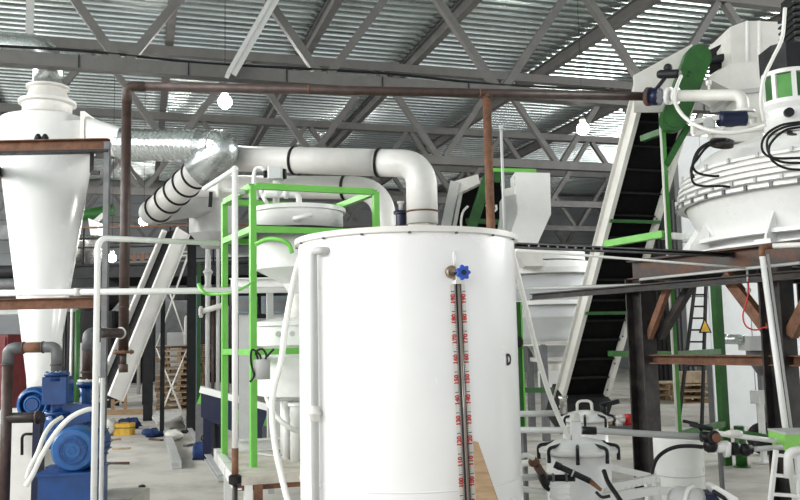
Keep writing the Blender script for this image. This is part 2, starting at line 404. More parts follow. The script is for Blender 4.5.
part('handwheel_hub', gauge, MB().lathe([(0.013, 0), (0.013, 0.006), (0.006, 0.008)], hc + gn * 0.014, gn, 14).cyl(hc - gn * .1, hc, 0.008), 'charcoal')
part('weld_glint', gauge, MB().cyl(hc - gn * .085 + Z * .03, hc - gn * .085 + Z * .115, 0.008), 'white')  # white tube modelled for a reflected highlight above the valve
def text_mesh(body, size, o, ex, ey):
    c = bpy.data.curves.new('t', 'FONT'); c.body = body; c.size = size; c.align_x = 'CENTER'; c.align_y = 'CENTER'; c.resolution_u = 2; c.offset = size * 0.05
    ob = bpy.data.objects.new('t', c); COL.objects.link(ob)
    dg = bpy.context.evaluated_depsgraph_get(); me = ob.evaluated_get(dg).to_mesh()
    vs = [o + ex * v.co.x + ey * v.co.y for v in me.vertices]; fs = [tuple(p.vertices) for p in me.polygons]
    ob.evaluated_get(dg).to_mesh_clear(); bpy.data.objects.remove(ob); bpy.data.curves.remove(c); return vs, fs
dec = (on_tank(461, 310.5, .03) - on_tank(461, 290.5, .03)).length
for sg in (-1, 1):
    t0 = g0 + gs * sg * 0.031 - gn * 0.010 + gdir * 0.002; tl = (g2 - g0).length * .98
    tp = part('measuring_tape', gauge, MB().bar(t0, t0 + gdir * tl, 0.021, 0.002, gn), 'tape', 'white measuring tape with black ticks and red numbers')
    tk = MB(); nm = MB(); up = gn * 0.0022
    k = 0; off = 0.035; num = 190
    while off + k * dec < tl:
        for j in range(10):
            q = t0 + gdir * (off + (k + j / 10) * dec) + up
            if (q - t0).length > tl: break
            L = 0.021 if j == 0 else 0.006
            tk.box(q - gs * sg * (0.0105 - L / 2) * (1), (L, 0.001, 0.0035 if j == 0 else 0.002), (gs, gn, gdir))
        c0 = t0 + gdir * (off + (k + .38) * dec) + up * 1.3
        if num > 0:
            vs, fs = text_mesh(str(num), 0.033, c0, -gdir, gs * -1 if False else -gs); nm.add(vs, fs)
        num -= 10; k += 1
    part('scale_ticks', tp, tk, 'black', kind='stuff'); part('red_numbers', tp, nm, 'red', kind='stuff')
# letter painted at the right side of the shell
tp0 = on_tank(509, 360, 0.003); tn = (tp0 - tc); tn.z = 0; tn.normalize(); te = Z.cross(tn)
vs, fs = text_mesh('D', 0.08, tp0, te, Z); part('painted_letter', tank, MB().add(vs, fs), 'black', 'small black letter D')
f0 = on_tank(514, 497, 0.0); fn = (f0 - tc); fn.z = 0; fn.normalize()
part('foot_bracket', tank, MB().prism([f0, f0 + fn * .1 - Z * .1, V(f0.x, f0.y, 0.02) + fn * .12, V(f0.x, f0.y, 0.02)], fn.cross(Z) * .04), 'white')
# vent rod on the lid
a, b = VT(501, 127, 238, 5.2)
solo('vent_rod', MB().tube([V(a.x, a.y, ZTOP + .012), a], 0.009, 10).lathe([(0.014, 0), (0.014, .03)], a - Z * .02, Z, 10), 'light_grey', 'thin pale upright rod standing on the lid of the big tank', 'rod')
# wooden offcut leaning on the tank
dp = [(473, 441), (478, 442), (498, 500), (520, 575), (522, 660), (482, 660)]
pts = []
q0 = on_tank(476, 442, 0.05)
for (px, py) in dp: pts.append(P(px, py, (q0 - EYE).dot(FH) - 0.0016 * (py - 441)))
zmin = min(p.z for p in pts)
plank = MB().prism(pts, -FH * 0.028)
solo('wooden_plank', plank, 'wood', 'pointed raw wooden plank leaning against the gauge side of the tank', 'plank')

a, b = VT(31, -25, 50, 12.9)
solo('hanger_strut', MB().bar(V(a.x, a.y, ZT + .1), V(a.x, a.y, ZB + .1), .11, .11), 'light_grey', 'upright grey hanger strut above the silver cyclone outlet', 'strut')
# ================================================================== cyclone and its frame
DC = 13.0
cc = P(43, 300, DC); cc.z = 0
def zc_(py, px=43): return P(px, py, DC).z
cy = thing('cyclone_separator', 'tall white cone-shaped cyclone separator with round collar behind the rusty frame', 'cyclone', V(cc.x, cc.y, zc_(386)))
rc = S(45, DC)
part('cone', cy, MB().lathe([(S(13, DC), zc_(388)), (S(13.5, DC), zc_(378)), (rc, zc_(152))], cc, Z, 48), 'tank_white')
part('drum', cy, MB().lathe([(rc, zc_(152)), (rc + .03, zc_(152)), (rc + .03, zc_(148)), (rc, zc_(148)), (rc * .98, zc_(122)), (rc * .6, zc_(116))], cc, Z, 48), 'white')
c2 = cc
part('neck', cy, MB().lathe([(S(24, DC), zc_(120)), (S(24, DC), zc_(106)), (S(28, DC), zc_(105)), (S(28, DC), zc_(102)), (S(22, DC), zc_(101)), (S(17, DC), zc_(90)), (S(21, DC), zc_(89)), (S(21, DC), zc_(87)), (S(15, DC), zc_(87))], c2, Z, 32), 'cream')
e0 = V(c2.x, c2.y, zc_(88)); e1 = V(c2.x, c2.y, zc_(50)); e2 = e1 - X * 2.6
part('outlet_duct', cy, MB().tube(fillet([e0, e1, e2], 0.45, 8), S(15, DC), 24), 'galv', 'galvanized outlet elbow')
ib = P(80, 138, DC - .3); 
part('inlet_box', cy, MB().prism([P(60, 122, DC - .55), P(86, 119, DC - .35), P(86, 148, DC - .35), P(60, 150, DC - .55)], FH * 0.4), 'white')
fl = P(88, 134, DC - .25)
part('inlet_flange', cy, MB().box(fl, (0.06, 0.5, S(38, DC)), (RH, FH, Z)), 'cream')
tr = MB(); q0 = [P(90, 118, DC - .45), P(90, 150, DC - .45), P(90, 150, DC - .02), P(90, 118, DC - .02)]
k0 = P(122, 143, 12.6); n = 16; ring = [k0 + FH * S(16, 12.6) * math.cos(2 * math.pi * (i + .5) / n) + Z * S(16, 12.6) * math.sin(2 * math.pi * (i + .5) / n) for i in range(n)]
sq = []
for i in range(n):
    a = 2 * math.pi * (i + .5) / n; x, z = math.cos(a), math.sin(a); m = max(abs(x), abs(z)); c = P(90, 134, DC - .25)
    sq.append(c + FH * 0.22 * x / m + Z * S(16, DC) * z / m)
tr.add(sq + ring, [(i, (i + 1) % n, n + (i + 1) % n, n + i) for i in range(n)], True)
part('inlet_transition', cy, tr, 'white')
# frame of rust-red channels
DFm = 11.0
fm = thing('support_frame', 'rusty brown steel frame with grey post around the white cyclone', 'frame', V(*(P(60, 300, DFm).xy), 0))
t0, t1 = P(-60, 145, DFm), P(109, 145.5, DFm); t1.z = t0.z = P(60, 145.5, DFm).z
part('top_beam', fm, MB().chan(t0, t1, 0.1, S(12, DFm)), 'rust')
part('top_beam_flange', fm, MB().bar(t0 - Z * .09, t1 - Z * .09, 0.14, 0.03), 'charcoal')
a = P(107.5, 142, DFm); part('post', fm, MB().chan(a, V(a.x, a.y, 0), 0.07, 0.07, up=-FH), 'mid_grey')
b0, b1 = P(-60, 303, DFm), P(106, 303, DFm); b0.z = b1.z = P(60, 303, DFm).z
part('lower_beam', fm, MB().chan(b0 + FH * .06, b1 + FH * .06, 0.08, S(11, DFm)), 'rust')
part('post', fm, MB().chan(t0, V(t0.x, t0.y, 0), 0.07, 0.07, up=-FH), 'mid_grey')
for q in (t0,):
    part('side_beam', fm, MB().chan(q + FH * .08, q + FH * 2.9, 0.1, 0.14), 'dark_rust')
    part('rear_post', fm, MB().chan(q + FH * 2.9, V(q.x, q.y, 0) + FH * 2.9, 0.08, 0.08, up=-FH), 'charcoal')
for px in (38, 45): part('bolt', fm, MB().lathe([(0.05, 0), (0.045, .04), (0.02, .08)], P(px, 140, DFm) , Z, 6), 'charcoal')
q = P(92, 152, DFm + .1); part('hanger_bracket', fm, MB().bar(q, q - Z * .28, 0.05, 0.05).bar(q - Z * .28, q - Z * .28 + RH * .1, .05, .05), 'oily_steel')

# ================================================================== ducts
DD = 12.0
sp0, sp1 = P(122, 145, 12.6), P(203, 146, 11.9)
rs = S(16.5, 12.2)
du = thing('spiral_duct', 'silver galvanized spiral duct with elbow joining the white cyclone inlet', 'duct', (sp0 + sp1) / 2)
N = 34; dvec = (sp1 - sp0)
part('spiral_pipe', du, MB().lathe([(rs * (1.0 if i % 2 else 0.93), dvec.length * i / N) for i in range(N + 1)], sp0, dvec, 28), 'galv')
el = fillet([sp1 - dvec * .02, P(228, 147, 11.75), P(196, 174, 11.9)], 0.42, 9)
part('elbow', du, MB().tube(el, rs, 28), 'galv')
part('elbow_band', du, MB().torus(el[1], el[2] - el[0], rs + .005, .012, 28, 6), 'steel')
sl = thing('slanted_duct', 'white segmented duct with black clamp rings slanting down from the silver elbow', 'duct', P(180, 190, 12.5))
s0, s1 = P(204, 167, 11.95), P(157, 210, 13.2); rl = S(14.5, 12)
part('duct_pipe', sl, MB().tube([s0, s1], rl, 28), 'duct_white')
for k in range(6):
    t = (0.0, .17, .36, .55, .75, .97)[k]; part('clamp_ring', sl, MB().torus(s0.lerp(s1, t), s1 - s0, rl + .005, .022, 28, 6), 'black')
part('duct_tail', sl, MB().tube(fillet([s1 + (s0 - s1) * .02, P(148, 214, 13.5), P(176, 207, 13.7), P(212, 204, 13.7)], 0.3, 6), rl * .97, 24), 'light_grey')
wd = thing('white_duct', 'long white round duct with black clamp rings bending down behind the big tank', 'duct', P(300, 160, 11.5))
w0, w1, w2 = P(218, 158, 12.3), P(421, 164, 11.2), None
rw = S(13.8, 11.5); w2 = V(w1.x, w1.y, P(419, 224, 11.2).z)
part('duct_pipe', wd, MB().tube([w0, w0.lerp(w1, .80)], rw, 28), 'duct_white')
part('duct_elbow', wd, MB().tube(fillet([w0.lerp(w1, .80), w1, w2], 0.42, 10), [rw * (1.0 + .12 * min(1, i / 11)) for i in range(13)], 28), 'duct_white')
for t in (.05, .40, .81): part('clamp_ring', wd, MB().torus(w0.lerp(w1, t), w1 - w0, rw + .005, .022, 28, 6), 'black')
part('rust_band', wd, MB().torus(V(w1.x, w1.y, P(419, 212, 11.2).z), Z, rw * 1.12, .014, 28, 6), 'rust')
part('duct_boot', wd, MB().lathe([(rw * 1.02, 0), (rw * 1.3, -.1), (rw * 1.3, -.3)], w2, Z, 4), 'cream')
part('drop_pipe', wd, MB().tube([w2 - Z * .25, V(w2.x, w2.y, 0)], rw * .8, 20), 'duct_white')
w2b = thing('rear_duct', 'second white duct with one clamp ring running behind the long white duct', 'duct', P(300, 180, 13.2))
v0, v1 = P(196, 186, 13.4), P(384, 188, 12.6); v2 = V(v1.x, v1.y, 1.2); rv = S(11.5, 13)
part('duct_pipe', w2b, MB().tube(fillet([v0, v1, v2], 0.5, 10), rv, 24), 'duct_white')
part('clamp_ring', w2b, MB().torus(v0.lerp(v1, .80), v1 - v0, rv + .006, .025, 24, 6), 'black')
part('end_hopper', w2b, MB().lathe([(rv * 1.0, 0.2), (rv * 2.1, -.25), (rv * 2.1, -.75), (rv * .9, -1.0)], V(*P(212, 200, 13.9).xy, v0.z + .05), Z, 4, side=Y), 'light_grey')

# ================================================================== brown pipeline
DB = 8.5
bp = thing('brown_pipeline', 'long brown primed pipe crossing overhead with riser and branch down behind the tank', 'pipe', V(*P(127, 300, DB).xy, 0.5))
r_b = S(4.9, DB)
c0 = P(127, 86, DB); c1 = P(646, 96.5, 9.3); cb = V(c0.x, c0.y, P(127, 352, DB).z)
part('riser', bp, MB().tube([cb, c0 - Z * .16], r_b, 16), 'brown_primer')
part('elbow', bp, MB().tube(fillet([c0 - Z * .18, c0, c0 + (c1 - c0).normalized() * .18], .16, 8), r_b * 1.06, 16), 'brown_primer')
part('overhead_run', bp, MB().tube([c0 + (c1 - c0).normalized() * .16, c1], r_b, 16), 'brown_primer')
for t in (.33, .66): part('weld_ring', bp, MB().torus(c0.lerp(c1, t), c1 - c0, r_b, .008, 16, 6), 'rust')
m1 = c0.lerp(c1, (482 - 127) / 519 * .985); mt = V(m1.x, m1.y, 0.6)
part('drop_branch', bp, MB().tube([m1, mt], r_b * .95, 16), 'rust')
part('branch_collar', bp, MB().torus(m1 - Z * r_b, Z, r_b * .98, .012, 16, 6), 'dark_rust')
for py in (95, 307): part('weld_ring', bp, MB().torus(V(c0.x, c0.y, P(127, py, DB).z), Z, r_b, .007, 16, 6), 'dark_rust')
part('riser_flange', bp, MB().flange(cb, Z, S(10, DB), 0.03, 6), 'rust')
n0 = V(c0.x, c0.y, P(127, 333, DB).z); n1 = P(88, 334, 7.95); n1.z = n0.z; n2 = V(n1.x, n1.y, P(88, 381, 7.9).z)
part('pump_branch', bp, MB().tube(fillet([n0, n1, n2], 0.15, 8), r_b * .98, 16), 'brown_primer')
part('elbow_sleeve', bp, MB().tube(fillet([n1 + (n0 - n1).normalized() * .16, n1, n1 - Z * .16], .15, 8), r_b * 1.05, 16), 'mid_grey')
part('branch_ring', bp, MB().torus(n2 + Z * .08, Z, r_b * 1.02, .014, 16, 6), 'dark_rust')
part('branch_flange', bp, MB().flange(n2, Z, S(9, 7.9), 0.025, 6), 'cream')
part('weld_boss', bp, MB().torus(n0 + (n1 - n0).normalized() * r_b, n1 - n0, r_b, .012, 16, 6), 'cream')
part('drain_stub', bp, MB().tube([cb, cb - Z * .12], .03, 10).lathe([(.045, -.2), (.045, -.12)], cb, Z, 8), 'dark_rust')
# suction pipe, inverted U into the blue pump
DPm = 7.2
sp = thing('suction_pipe', 'rusty inverted U pipe rising beside and entering the blue pump', 'pipe', V(*P(8, 420, DPm).xy, 0))
ra = S(5.2, DPm)
u0 = V(*P(6, 430, DPm).xy, 0.02); u1 = V(u0.x, u0.y, P(6, 348, DPm).z); u2 = P(57, 348, DPm); u2.z = u1.z; u3 = V(u2.x, u2.y, P(57, 371, DPm).z)
part('upright', sp, MB().tube([u0, u1 - Z * .13], ra, 16), 'brown_primer')
part('top_run', sp, MB().tube([u1 + (u2 - u1) * .3, u1 + (u2 - u1) * .74], ra, 16), 'rust')
part('elbow', sp, MB().tube(fillet([u1 - Z * .14, u1, u1 + (u2 - u1) * .32], .15, 8), ra * 1.04, 16), 'mid_grey')
part('elbow', sp, MB().tube(fillet([u1 + (u2 - u1) * .70, u2, u3], .15, 8), ra * 1.04, 16), 'mid_grey')
for q, ax in ((u1 + (u2 - u1) * .32, X), (u1 + (u2 - u1) * .72, X), (u1 - Z * .14, Z), (u3 + Z * .05, Z)):
    part('weld_ring', sp, MB().torus(q, ax if ax == Z else u2 - u1, ra * 1.03, .008, 16, 6), 'dark_rust')
x0 = V(u0.x, u0.y, P(6, 418, DPm).z); x1 = P(43, 418, DPm); x1.z = x0.z
part('side_branch', sp, MB().tube([x0, x1], ra, 16), 'oily_steel')
part('branch_ring', sp, MB().torus(x1 - (x1 - x0) * .15, x1 - x0, ra * 1.02, .014, 16, 6), 'brown_primer')
# ================================================================== blue pumps
def pumpset():
    D = 7.0
    base = V(*P(70, 480, D).xy, 0)
    t = thing('motor_pump', 'blue electric motor and pump on a blue steel base block', 'pump', base)
    u = (FH * 1.0 - RH * 0.12).normalized(); s = Vector((u.y, -u.x, 0))
    zb = P(70, 470, D).z; mc = P(73, 450, D - .1); rm = S(22, D)
    mc = mc
    cx = P(70, 480, D)
    part('base_block', t, MB().box(V(cx.x, cx.y, (zb - .02) / 2) + u * .13, (S(50, D), 0.56, zb - .02), (s, u, Z)), 'blue')
    part('base_rim', t, MB().box(V(cx.x, cx.y, zb - .012) + u * .13, (S(54, D), 0.6, 0.022), (s, u, Z)), 'blue')
    part('fan_cover', t, MB().lathe([(rm * .30, -.035), (rm * .62, -.03), (rm * .64, -.012), (rm * .86, -.01), (rm * .97, .02), (rm, .06), (rm, .2)], mc, u, 40, cap=True, sharp=True), 'light_blue')
    gr = part('fan_grille', t, MB().lathe([(rm * .6, -.034), (rm * .6, -.02)], mc, u, 32), 'blue')
    for k in range(3): part('grille_ring', gr, MB().torus(mc - u * .036, u, rm * (.14 + .2 * k), .004, 32, 5), 'light_blue')
    for k in range(6):
        a = k * math.pi / 3 + .3; e = s * math.cos(a) + Z * math.sin(a); part('grille_spoke', gr, MB().bar(mc - u * .035 + e * rm * .12, mc - u * .035 + e * rm * .6, .006, .006, u), 'light_blue')
    part('motor_body', t, MB().lathe([(rm * .9, .2), (rm * .9, .62), (rm * .6, .64)], mc, u, 32), 'blue')
    for k in range(20):
        a = 2 * math.pi * k / 20; e = s * math.cos(a) + Z * math.sin(a)
        part('cooling_fin', t, MB().bar(mc + u * .2 + e * rm * .94, mc + u * .6 + e * rm * .94, .008, rm * .14, e), 'blue')
    for q in (-1, 1): part('motor_foot', t, MB().box(V(mc.x, mc.y, zb + .03) + u * .35 + s * q * rm * .62, (.07, .36, .09), (s, u, Z)), 'blue')
    part('pump_block', t, MB().rbox(P(79, 421, D + .75), (S(36, D + .7), .34, S(38, D)), (s, u, Z), .03), 'blue')
    part('pump_pedestal', t, MB().box(V(*P(79, 421, D + .75).xy, zb * .5 + .1), (.2, .3, zb + .2), (s, u, Z)), 'blue')
    # square gear housing with flanges over it
    g = P(58, 390, D + .6)
    part('gear_housing', t, MB().rbox(g, (S(25, D + .5), S(25, D + .5), S(27, D + .5)), (s, u, Z), .015), 'blue')
    part('top_flange', t, MB().flange(P(57, 374, D + .55), Z, S(12, D + .5), .03, 8).lathe([(S(9, D), -.06), (S(9, D), 0)], P(57, 374, D + .55), Z, 20), 'blue')
    part('lower_neck', t, MB().lathe([(S(8, D), -.02), (S(7, D), .05), (S(8, D), .12)], P(58, 411, D + .6), Z, 20), 'blue')
    part('lower_flange', t, MB().flange(P(58, 413, D + .6), Z, S(13, D + .5), .03, 8), 'blue')
    part('volute', t, MB().lathe([(S(10, D), -.16), (S(13, D), -.1), (S(15, D), 0), (S(13, D), .1), (S(10, D), .16)], P(58, 430, D + .75), Z, 28), 'blue')
    part('volute_leg', t, MB().box(V(*P(58, 430, D + .75).xy, .3), (.16, .16, .6), (s, u, Z)), 'blue')
    return t
pumpset()
q = P(35, 404, 8.0); ax = (-FH + RH * .1).normalized()
t = thing('round_pump', 'blue round pump casing behind the square blue gear housing', 'pump', V(q.x, q.y, 0))
part('casing', t, MB().lathe([(S(16, 8), -.16), (S(17, 8), -.1), (S(17, 8), .02), (S(13, 8), .06), (S(12, 8), .03), (S(7, 8), .05), (S(6, 8), .09), (S(3, 8), .09)], q, ax, 36), 'blue')
for r_ in (13, 7.5): part('casing_ring', t, MB().torus(q + ax * .07, ax, S(r_, 8), .012, 32, 6), 'light_blue')
part('pedestal', t, MB().box(V(q.x, q.y, q.z / 2) + FH * .1, (.07, .12, q.z), (RH, FH, Z)), 'navy')
q = P(90, 398, 7.95)
t = thing('elbow_pump', 'blue flanged pump body under the brown branch pipe', 'pump', V(q.x, q.y, 0))
part('flange', t, MB().flange(n2 - Z * .03, Z, S(10, 7.9), .035, 8), 'blue')
part('body', t, MB().lathe([(S(7, 8), -.05), (S(6, 8), -.14), (S(9, 8), -.24), (S(11, 8), -.34), (S(9, 8), -.46), (S(8, 8), -n2.z + .04)], n2, Z, 24), 'blue')
part('rib', t, MB().box(n2 - Z * .2 - FH * .07, (.02, .06, .26), (RH, FH, Z)), 'light_blue')
part('base_plate', t, MB().box(V(n2.x, n2.y, .02), (.3, .3, .04)), 'blue')
# hoses by the pump
solo('drain_hose', MB().tube(spline(PS([(96, 409, 6.6), (86, 410, 6.55), (70, 418, 6.5), (55, 434, 6.5), (42, 455, 6.5), (33, 474, 6.5), (26, 486, 6.5)])), S(2.5, 6.5), 10), 'hose_white', 'white hose arching over the front of the blue motor', 'hose')
solo('cable_conduit', MB().tube(spline(PS([(62, 417, 6.9), (52, 424, 6.8), (44, 436, 6.7), (38, 452, 6.6), (30, 468, 6.6), (27, 478, 6.6)])), S(2.2, 6.6), 8), 'hose_white', 'thinner white conduit curling behind the white hose by the motor', 'conduit')
a = P(25, 437, 8.6)
t = thing('white_crate', 'white box with black handle bar standing behind the suction pipe', 'box', V(a.x, a.y, 0))
part('body', t, MB().rbox(V(a.x, a.y, P(25, 432, 8.6).z / 2 + .15), (S(46, 8.6), .45, P(25, 417, 8.6).z), (RH, FH, Z), .02), 'cream')
part('handle_bar', t, MB().tube(fillet(PS([(22, 455, 8.3), (22, 434, 8.3), (48, 434, 8.3)]), .05), .014, 8), 'black')
a, b = P(0, 459, 9.0), P(40, 462, 9.0)
solo('timber_beam', MB().bar(V(a.x - .2, a.y, .09), V(b.x, b.y, .09), .16, .18), 'pale_wood', 'short pale timber beam lying on the floor by the pump base', 'timber')
# ================================================================== white pipes at the left
t = thing('white_pipe_loop', 'thin white pipe rising past the pump and bending right across the hall', 'pipe', V(*P(98, 500, 6.4).xy, 0))
a, b = VT(98, 238, 500, 6.4); b.z = 0
part('upright', t, MB().tube(fillet([b, a, P(218, 243.2, 7.4)], .09, 8), S(3.0, 6.5), 12), 'white')
part('foot', t, MB().disc(V(b.x, b.y, .01), Z, .06, .02), 'white')
a, b = VT(103, 378, 500, 6.3)
solo('grey_conduit', MB().tube([a, V(a.x, a.y, 0)], S(2.2, 6.3), 10), 'light_grey', 'grey conduit standing close beside the white pipe upright', 'conduit')
t = thing('white_header_pipe', 'long straight white pipe crossing level in front of the cyclone cone', 'pipe', P(150, 292, 7.4))
a, b = P(-40, 293.5, 7.3), P(302, 289.5, 7.5)
part('pipe_run', t, MB().tube([a, b], S(3.2, 7.4), 12), 'white')
part('sleeve', t, MB().tube([a.lerp(b, .328), a.lerp(b, .345)], S(4, 7.4), 12), 'cream')
# ================================================================== work table under the green tower
A = P(253, 326, 6.8); A.z = 0
ZTB = P(253, 467, 6.8).z
fl = onz(246, 477, ZTB); bl = onz(213, 450, ZTB)
TX0 = fl.x - .03; TX1 = TX0 + 1.75; TY0 = fl.y; TY1 = fl.y + 1.75
tb = thing('work_table', 'low white steel table with pale board top under the green frame', 'table', V((TX0 + TX1) / 2, TY0, 0))
for k in range(5):
    w = (TY1 - TY0) / 5; part('board', tb, MB().box(V((TX0 + TX1) / 2, TY0 + w * (k + .5), ZTB - .03), (TX1 - TX0, w - .008, .06)), 'board')
part('side_rail', tb, MB().chan(V(TX0 - .03, TY0, ZTB - .04), V(TX0 - .03, TY1, ZTB - .04), .06, .1), 'white')
part('front_rail', tb, MB().bar(V(TX0 - .03, TY0 + .05, ZTB - .08), V(TX1, TY0 + .05, ZTB - .08), .05, .04), 'rust')
part('side_rail', tb, MB().chan(V(TX1, TY0, ZTB - .06), V(TX1, TY1, ZTB - .06), .06, .1), 'white')
for (x, y, m) in ((TX0 + .0, TY1 - .7, 'white'), (TX0 + .05, TY0 + .04, 'white'), (TX0 + .12, TY0 + .02, 'rust'), (TX1 - .05, TY0 + .05, 'white'), (TX1 - .05, TY1 - .1, 'white')):
    part('leg', tb, MB().bar(V(x, y, 0), V(x, y, ZTB - .06), .06, .06), m)
# things lying on the table
a = P(229, 433, 7.9); a.z = ZTB
solo('steel_channel', MB().chan(V(TX0 + .12, TY1 - .22, ZTB + .05), V(TX0 + .75, TY1 - .22, ZTB + .05), .09, .1), 'white', 'white steel channel lying at the rear of the board table', 'channel')
solo('wood_block', MB().rbox(V(TX0 + .9, TY1 - .25, ZTB + .055), (.18, .1, .11), b=.008), 'wood', 'brown wooden block beside the white channel on the table', 'block')
for k in range(4):
    solo('metal_strip', MB().bar(V(TX0 + .28 + k * .2, TY1 - .5, ZTB + .012 + .001 * k), V(TX0 + .5 + k * .2, TY1 - .95, ZTB + .012 + .001 * k), .07, .016), 'mid_grey' if k % 2 else 'light_grey', 'flat grey metal strip lying askew on the board table', 'strip', 'metal strips on the table')
# ================================================================== green tower frame
gf = thing('green_tower_frame', 'bright green square-tube tower frame standing on the board table', 'frame', V(A.x, A.y, ZTB))
ZG = P(253, 186, 6.8).z
B_ = V(*P(377.5, 300, 7.2).xy, 0); C_ = V(*P(224.5, 326, 7.58).xy, 0); gx = (B_ - A).normalized(); gy = (C_ - A).normalized(); D_ = B_ + (C_ - A)
cen = (A + D_) / 2
w = S(6.2, 6.8)
cor = [A, B_, C_, D_]
for c in cor: part('post', gf, MB().bar(V(c.x, c.y, ZTB), V(c.x, c.y, ZG), w, w, gy), 'green')
zm = P(253, 229, 6.8).z; zl = P(253, 352, 6.8).z
for zz, sides in ((ZG, 'flrb'), (zm, 'flrb'), (zl, 'fl')):
    if 'f' in sides: part('cross_beam', gf, MB().bar(A + Z * zz + gx * w / 2, B_ + Z * zz - gx * w / 2, w, w), 'green')
    if 'b' in sides: part('cross_beam', gf, MB().bar(C_ + Z * zz + gx * w / 2, D_ + Z * zz - gx * w / 2, w, w), 'green')
    if 'l' in sides: part('side_beam', gf, MB().bar(A + Z * zz + gy * w / 2, C_ + Z * zz - gy * w / 2, w, w), 'green')
    if 'r' in sides: part('side_beam', gf, MB().bar(B_ + Z * zz + gy * w / 2, D_ + Z * zz - gy * w / 2, w, w), 'green')
part('deck_plate', gf, MB().box(cen + Z * (zm + w / 2 + .006), ((B_ - A).length, (C_ - A).length, .012), (gx, gy, Z)), 'charcoal')
part('strap', gf, MB().tube(spline(PS([(256, 244, 6.7), (268, 239, 6.65), (281, 240, 6.6), (289, 245, 6.6), (292, 253, 6.6)])), S(2.4, 6.6), 8), 'green')
solo('green_hose', MB().tube(spline(PS([(199, 285, 6.9), (203, 292, 6.8), (212, 294, 6.8), (230, 293, 6.7), (245, 287, 6.7), (254, 281, 6.74)])), [S(2.4, 6.8) * (1 - .6 * i / 40) for i in range(41)], 8), 'green', 'green hose sagging from the tower post to the pipe riser', 'hose')
# ================================================================== white vessels in the tower
vc = V(cen.x, cen.y, 0); DV = (vc - EYE).dot(FH)
rv_ = S(45, DV)
def zv(py, px=300): return P(px, py, DV).z
ve = thing('separator_vessel', 'white stacked drum vessel with lid held in the green tower frame', 'vessel', V(vc.x, vc.y, ZTB))
part('upper_drum', ve, MB().lathe([(rv_, zv(231)), (rv_, zv(214)), (rv_ + .025, zv(214)), (rv_ + .025, zv(210)), (rv_ * .9, zv(209)), (rv_ * .4, zv(207))], vc, Z, 40), 'white')
part('drum_clamp', ve, MB().tube([vc - FH * (rv_ + .03) + RH * .02 + Z * zv(226), vc - FH * (rv_ + .06) + RH * .02 + Z * zv(226), vc - FH * (rv_ + .06) + RH * .16 + Z * zv(222), vc - FH * (rv_ + .02) + RH * .16 + Z * zv(222)], .02, 8), 'white')
part('middle_drum', ve, MB().lathe([(rv_ * .2, zv(296)), (rv_ * .35, zv(284)), (rv_ * .95, zv(270)), (rv_ * .97, zv(233))], vc, Z, 40), 'white')
part('middle_neck', ve, MB().lathe([(rv_ * .22, zv(330)), (rv_ * .22, zv(290))], vc, Z, 20), 'cream')
part('lower_drum', ve, MB().lathe([(rv_ * .6, zv(350)), (rv_ * .98, zv(345)), (rv_ * .98, zv(326)), (rv_ * 1.04, zv(326)), (rv_ * 1.04, zv(322)), (rv_ * .5, zv(318))], vc, Z, 40), 'white')
for px in (279, 293):
    q = P(px, 334, DV); h = q - vc; h.z = 0
    part('port', ve, MB().lathe([(S(2.6, DV), 0), (S(2.6, DV), .05)], V(*P(px, 334, DV - rv_ * .86).xy, zv(334)), -FH, 14), 'light_grey')
part('bottom_drum', ve, MB().lathe([(rv_ * .5, zv(400)), (rv_ * .92, zv(394)), (rv_ * .92, zv(356)), (rv_ * .6, zv(349))], vc, Z, 40), 'white')
for a in (.6, 2.2, 3.9, 5.4):
    e = V(math.cos(a), math.sin(a), 0) * rv_ * .5; part('leg', ve, MB().tube([V(vc.x, vc.y, zv(396)) + e, V(vc.x, vc.y, ZTB) + e], .03, 10), 'white')
# pipework on the vessel top
t = thing('feed_valve', 'white elbow pipe with flanged valve on the lid of the tower vessel', 'valve', P(285, 203, DV))
part('elbow', t, MB().tube(fillet([P(299, 209, DV), P(299, 194, DV), P(274, 194, DV)], .06, 6), S(3, DV), 12), 'white')
part('flange', t, MB().flange(P(286, 193, DV), RH, S(6, DV), .03, 6), 'white')
part('valve_body', t, MB().lathe([(S(3, DV), -.1), (S(5, DV), -.05), (S(5, DV), .05), (S(3, DV), .1)], P(272, 193, DV), RH, 14), 'white')
part('valve_stem', t, MB().tube([P(263, 196, DV), P(268, 206, DV)], S(2, DV), 8), 'white')
part('flange', t, MB().flange(P(262, 191, DV), RH, S(5, DV), .03, 6), 'white')
q = P(276, 174, DV + .1)
t = thing('actuator_motor', 'small grey box actuator with white bent tube above the tower vessel', 'motor', P(272, 184, DV + .1))
part('housing', t, MB().rbox(q, (S(15, DV), .16, S(12, DV)), (RH, FH, Z), .015), 'panel_grey')
part('end_cap', t, MB().lathe([(S(6, DV), 0), (S(5, DV), .03)], P(283, 174, DV + .1), RH, 16), 'black')
part('rear_cap', t, MB().lathe([(S(4, DV), 0), (S(4, DV), .03)], P(267, 174, DV + .1), -RH, 16), 'black')
part('bent_tube', t, MB().tube(spline(PS([(266, 172), (261, 168), (256, 169), (254, 175), (254, 186), (257, 200)], DV + .1)), S(2, DV), 10), 'white')
part('stand', t, MB().tube([P(276, 180, DV + .1), V(*P(276, 180, DV + .1).xy, zv(201))], .03, 10), 'cream')
a = P(262, 369, 6.6)
t = thing('junction_box', 'small pale round junction box with black cables on the green tower', 'box', V(a.x, a.y, a.z - S(10, 6.6)))
part('body', t, MB().lathe([(S(8, 6.6), -S(10, 6.6)), (S(8.4, 6.6), S(9, 6.6)), (S(7, 6.6), S(10, 6.6))], a, Z, 20), 'light_grey')
part('mounting_arm', t, MB().bar(a, V(A.x, A.y, a.z), .03, .03), 'light_grey')
